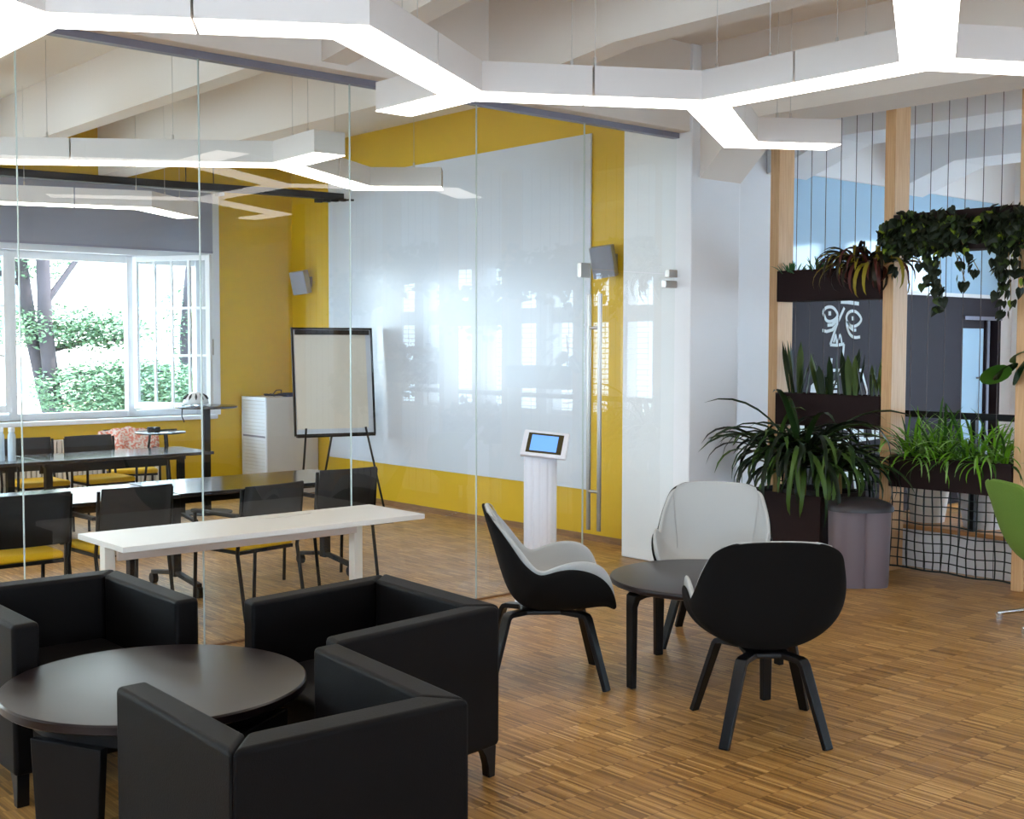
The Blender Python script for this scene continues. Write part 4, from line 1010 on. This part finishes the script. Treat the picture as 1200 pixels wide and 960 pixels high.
# ivy
def ivy_leaf(name, m, s):
    P = [(.08, 0), (-.04, -.26), (.18, -.44), (.44, -.40), (.72, -.22), (1.0, 0), (.72, .22), (.44, .40), (.18, .44), (-.04, .26)]
    v = [(x*s, y*s, -.10*abs(y)*s-.12*x*x*s) for x, y in P]+[(.5*s, 0, .06*s)]
    me = bpy.data.meshes.new(name); me.from_pydata(v, [], [(i, (i+1) % 10, 10) for i in range(10)]); me.materials.append(m); return me
IV = [ivy_leaf('leaf', LEAF['ivy'], s) for s in (.062, .075, .09)]*3+[ivy_leaf('leaf', LEAF['ivy_mid'], s) for s in (.065, .08)]+[ivy_leaf('leaf', LEAF['ivy_new'], .06)]
def ivy(label, yc, n, seed, trails, hw=.26, xf=-.03):
    rnd = random.Random(seed)
    t = thing('ivy_plant', label, 'plant', (XS, yc, 2.70), 0, 'ivy plants in the high trough')
    for i in range(n):
        th = rnd.uniform(0, 6.283); q = rnd.random()**.5
        y = hw*q*math.cos(th); z = -.10+.17*q*math.sin(th); x = xf-.07*rnd.random() if z < .0 else rnd.uniform(-.08, .16)
        link('leaf', rnd.choice(IV), t, (x, y, z), (rnd.uniform(-1.2, 1.2), rnd.uniform(.3, 1.5), R(180)+rnd.uniform(-1.3, 1.3)))
    for (y0, ln, sway) in trails:
        pts = [(xf-.03+.012*math.sin(3*s), y0+sway*s*s+.02*math.sin(5*s), -.05-ln*s) for s in [i/9 for i in range(10)]]
        MB().tube(pts, .003, 5).build('vine_stem', M['stem'], t)
        for k in range(int(ln*46)):
            s = rnd.random(); p = pts[min(9, int(s*9.9))]
            link('leaf', rnd.choice(IV), t, (p[0]-rnd.random()*.04, p[1]+rnd.uniform(-.04, .04), p[2]), (rnd.uniform(-1, 1), rnd.uniform(.6, 1.7), R(180)+rnd.uniform(-1.5, 1.5)))
    return t
ivy('thick dark ivy at the left end of the high trough', 5.04, 260, 81, [(.12, .34, .03), (-.06, .33, -.02)], .26)
ivy('dark ivy in the middle of the high trough, with the longest trailing vine', 4.76, 170, 82, [(.10, .50, -.02), (0, .62, .05), (-.08, .44, -.08), (-.14, .36, -.12), (.04, .44, .10)], .22)
ivy('dark ivy at the right end of the high trough, trailing beside the post', 4.26, 230, 83, [(.06, .52, .0), (-.02, .66, .02), (-.10, .56, -.02), (.0, .40, .06), (-.2, .4, 0)], .26)

# rubber plant at the right edge
rb = thing('rubber_plant', 'broad round-leaved plant at the right edge above the green chair', 'plant', (XS+.02, 4.02, 1.52))
def round_leaf(m, s):
    v = [(0, 0, 0)]; n = 14
    for k in range(n+1):
        a = -math.pi+2*math.pi*k/n
    P = [(s*(.5-.5*math.cos(2*math.pi*k/n)), s*.36*math.sin(2*math.pi*k/n)) for k in range(n)]
    v = [(x, y, -.25*x*x/s-.15*abs(y)) for x, y in P]+[(.5*s, 0, -.03*s)]
    me = bpy.data.meshes.new('leaf'); me.from_pydata(v, [], [(i, (i+1) % n, n) for i in range(n)]); me.materials.append(m)
    me.polygons.foreach_set('use_smooth', [True]*len(me.polygons)); return me
RL = [round_leaf(LEAF['rubber'], .20), round_leaf(LEAF['rubber2'], .22), round_leaf(LEAF['rubber'], .17)]
for (x, y, z, rx, ry, rz, k) in ((-.05, .16, .10, .5, .35, 125, 0), (-.03, .12, .13, -.6, .9, 100, 0), (-.08, .19, .06, .9, .2, 110, 1), (.0, .05, .2, .2, .2, 80, 1), (.0, -.05, .16, .2, .5, -60, 0), (0, -.15, .1, .3, .6, -110, 2), (-.03, -.06, .05, .2, .8, 200, 1), (0, -.2, .2, .4, .4, -90, 0), (.05, 0, .3, 0, -.2, 40, 0), (.0, -.1, .32, .5, .1, 240, 2)):
    link('leaf', RL[k], rb, (x, y, z), (rx, ry, R(rz)))
MB().tube([(0, 0, -.04), (.0, .02, .15), (0, 0, .32)], .008, 6).build('stem', M['stem'], rb)

# plants farther along the frame, outside the picture but mirrored in the glass
def far_foliage(label, bay, z, seed, down=.35, up=.18, n=260, size=.09):
    rnd = random.Random(seed); ya = PY_[bay+1]+.1; yb = PY_[bay]
    m = MB()
    for i in range(n):
        y = rnd.uniform(ya, yb); zz = z+(up*rnd.random() if rnd.random() < .5 else -down*rnd.random()**1.6); x = rnd.uniform(-.10, .18) if zz > z else rnd.uniform(-.12, -.03)
        a = Vector((rnd.uniform(-1, 1), rnd.uniform(-1, 1), rnd.uniform(-1, .6))).normalized(); b = a.orthogonal().normalized(); l = size*rnd.uniform(.7, 1.4)
        p = Vector((x, y-(ya+yb)/2, zz-z)); m.add([p, p+a*l*.5+b*l*.35, p+a*l, p+a*l*.5-b*l*.35], [(0, 1, 2, 3)])
    t = tag(empty('trailing_plant', (XS, (ya+yb)/2, z)), label, 'plant', 'plants farther along the timber frame')
    o = m.build('foliage', LEAF['ivy_mid'], t); o['kind'] = 'stuff'
for b, z, s in ((2, 2.55, 1), (3, .95, 2), (3, 2.2, 3), (4, 2.7, 4), (4, 1.55, 5), (5, 1.25, 6), (5, 2.45, 7)):
    far_foliage('leafy plant trailing from the %s trough of the %s bay, seen mirrored in the glass' % ('high' if z > 2 else 'low', ORD[b]), b, z, s)

# nets
def net(label, bay, ztop):
    ya = PY_[bay+1]+.09; yb = PY_[bay]; t = thing('rope_net', label, 'net', (XS+.03, (ya+yb)/2, 0), 0, 'dark rope nets in the timber frame')
    rnd = random.Random(bay); h = (yb-ya)/2; nx = 14; cell = 2*h/nx; nz = int((ztop-.05)/cell)+1
    def P(i, k):
        y = -h+cell*i; z = .045+cell*k
        z += .006*math.sin(i*1.1)
        return (.012*math.sin(i*.8+k*.5), y+.003*math.sin(k*1.3+i), min(z, ztop+.01))
    hz = MB(); vt = MB()
    for k in range(nz+1): hz.tube([P(i, k) for i in range(nx+1)], .0055 if k else .008, 4, False)
    for i in range(nx+1): vt.tube([P(i, k) for k in range(nz+1)], .0055, 4, False)
    hz.build('horizontal_cords', M['net'], t); vt.build('vertical_cords', M['net'], t)
net('dark square-mesh rope net below the spider plant trough', 1, .665)
net('dark square-mesh rope net behind the floor planter and bin', 0, 1.09)

# grey bin
bn2 = thing('waste_bin', 'grey double-lobed plastic bin with dark lid beside the timber post', 'bin', (7.75, 5.05, 0), R(-41))
def rrect(w, d, r, groove, n=6):
    pts = []
    for cx, cy, a0 in ((w/2-r, d/2-r, 0), (-w/2+r, d/2-r, 90), (-w/2+r, -d/2+r, 180)):
        pts += [(cx+r*math.cos(R(a0+90*k/n)), cy+r*math.sin(R(a0+90*k/n))) for k in range(n+1)]
    pts += [(-.016, -d/2-groove), (-.006, -d/2+.004), (.0, -d/2+.008), (.006, -d/2+.004), (.016, -d/2-groove)]
    pts += [(w/2-r+r*math.cos(R(270+90*k/n)), -d/2+r+r*math.sin(R(270+90*k/n))) for k in range(n+1)]
    return pts
A = rrect(.42, .34, .11, .006); n = len(A)
MB().add([(x*.93, y*.93, 0) for x, y in A]+[(x*.95, y*.95, .02) for x, y in A]+[(x, y, .56) for x, y in A], [tuple(range(n))[::-1]]+[(r*n+i, r*n+(i+1) % n, (r+1)*n+(i+1) % n, (r+1)*n+i) for r in (0, 1) for i in range(n)]+[tuple(range(2*n, 3*n))]).build('bin_body', M['bin'], bn2, smooth=50)
E2 = [(.235*math.copysign(abs(math.cos(2*math.pi*k/40))**.7, math.cos(2*math.pi*k/40)), .20*math.copysign(abs(math.sin(2*math.pi*k/40))**.7, math.sin(2*math.pi*k/40))) for k in range(40)]
vs = [(x, y, .55) for x, y in E2]+[(x, y, .575) for x, y in E2]+[(x*.9, y*.9, .605) for x, y in E2]+[(x*.55, y*.55, .632) for x, y in E2]+[(0, 0, .64)]
MB().add(vs, [tuple(range(40))[::-1]]+[(r*40+i, r*40+(i+1) % 40, (r+1)*40+(i+1) % 40, (r+1)*40+i) for r in range(3) for i in range(40)]+[(120+i, 120+(i+1) % 40, 160) for i in range(40)]).build('lid', M['bin_lid'], bn2, smooth=50)
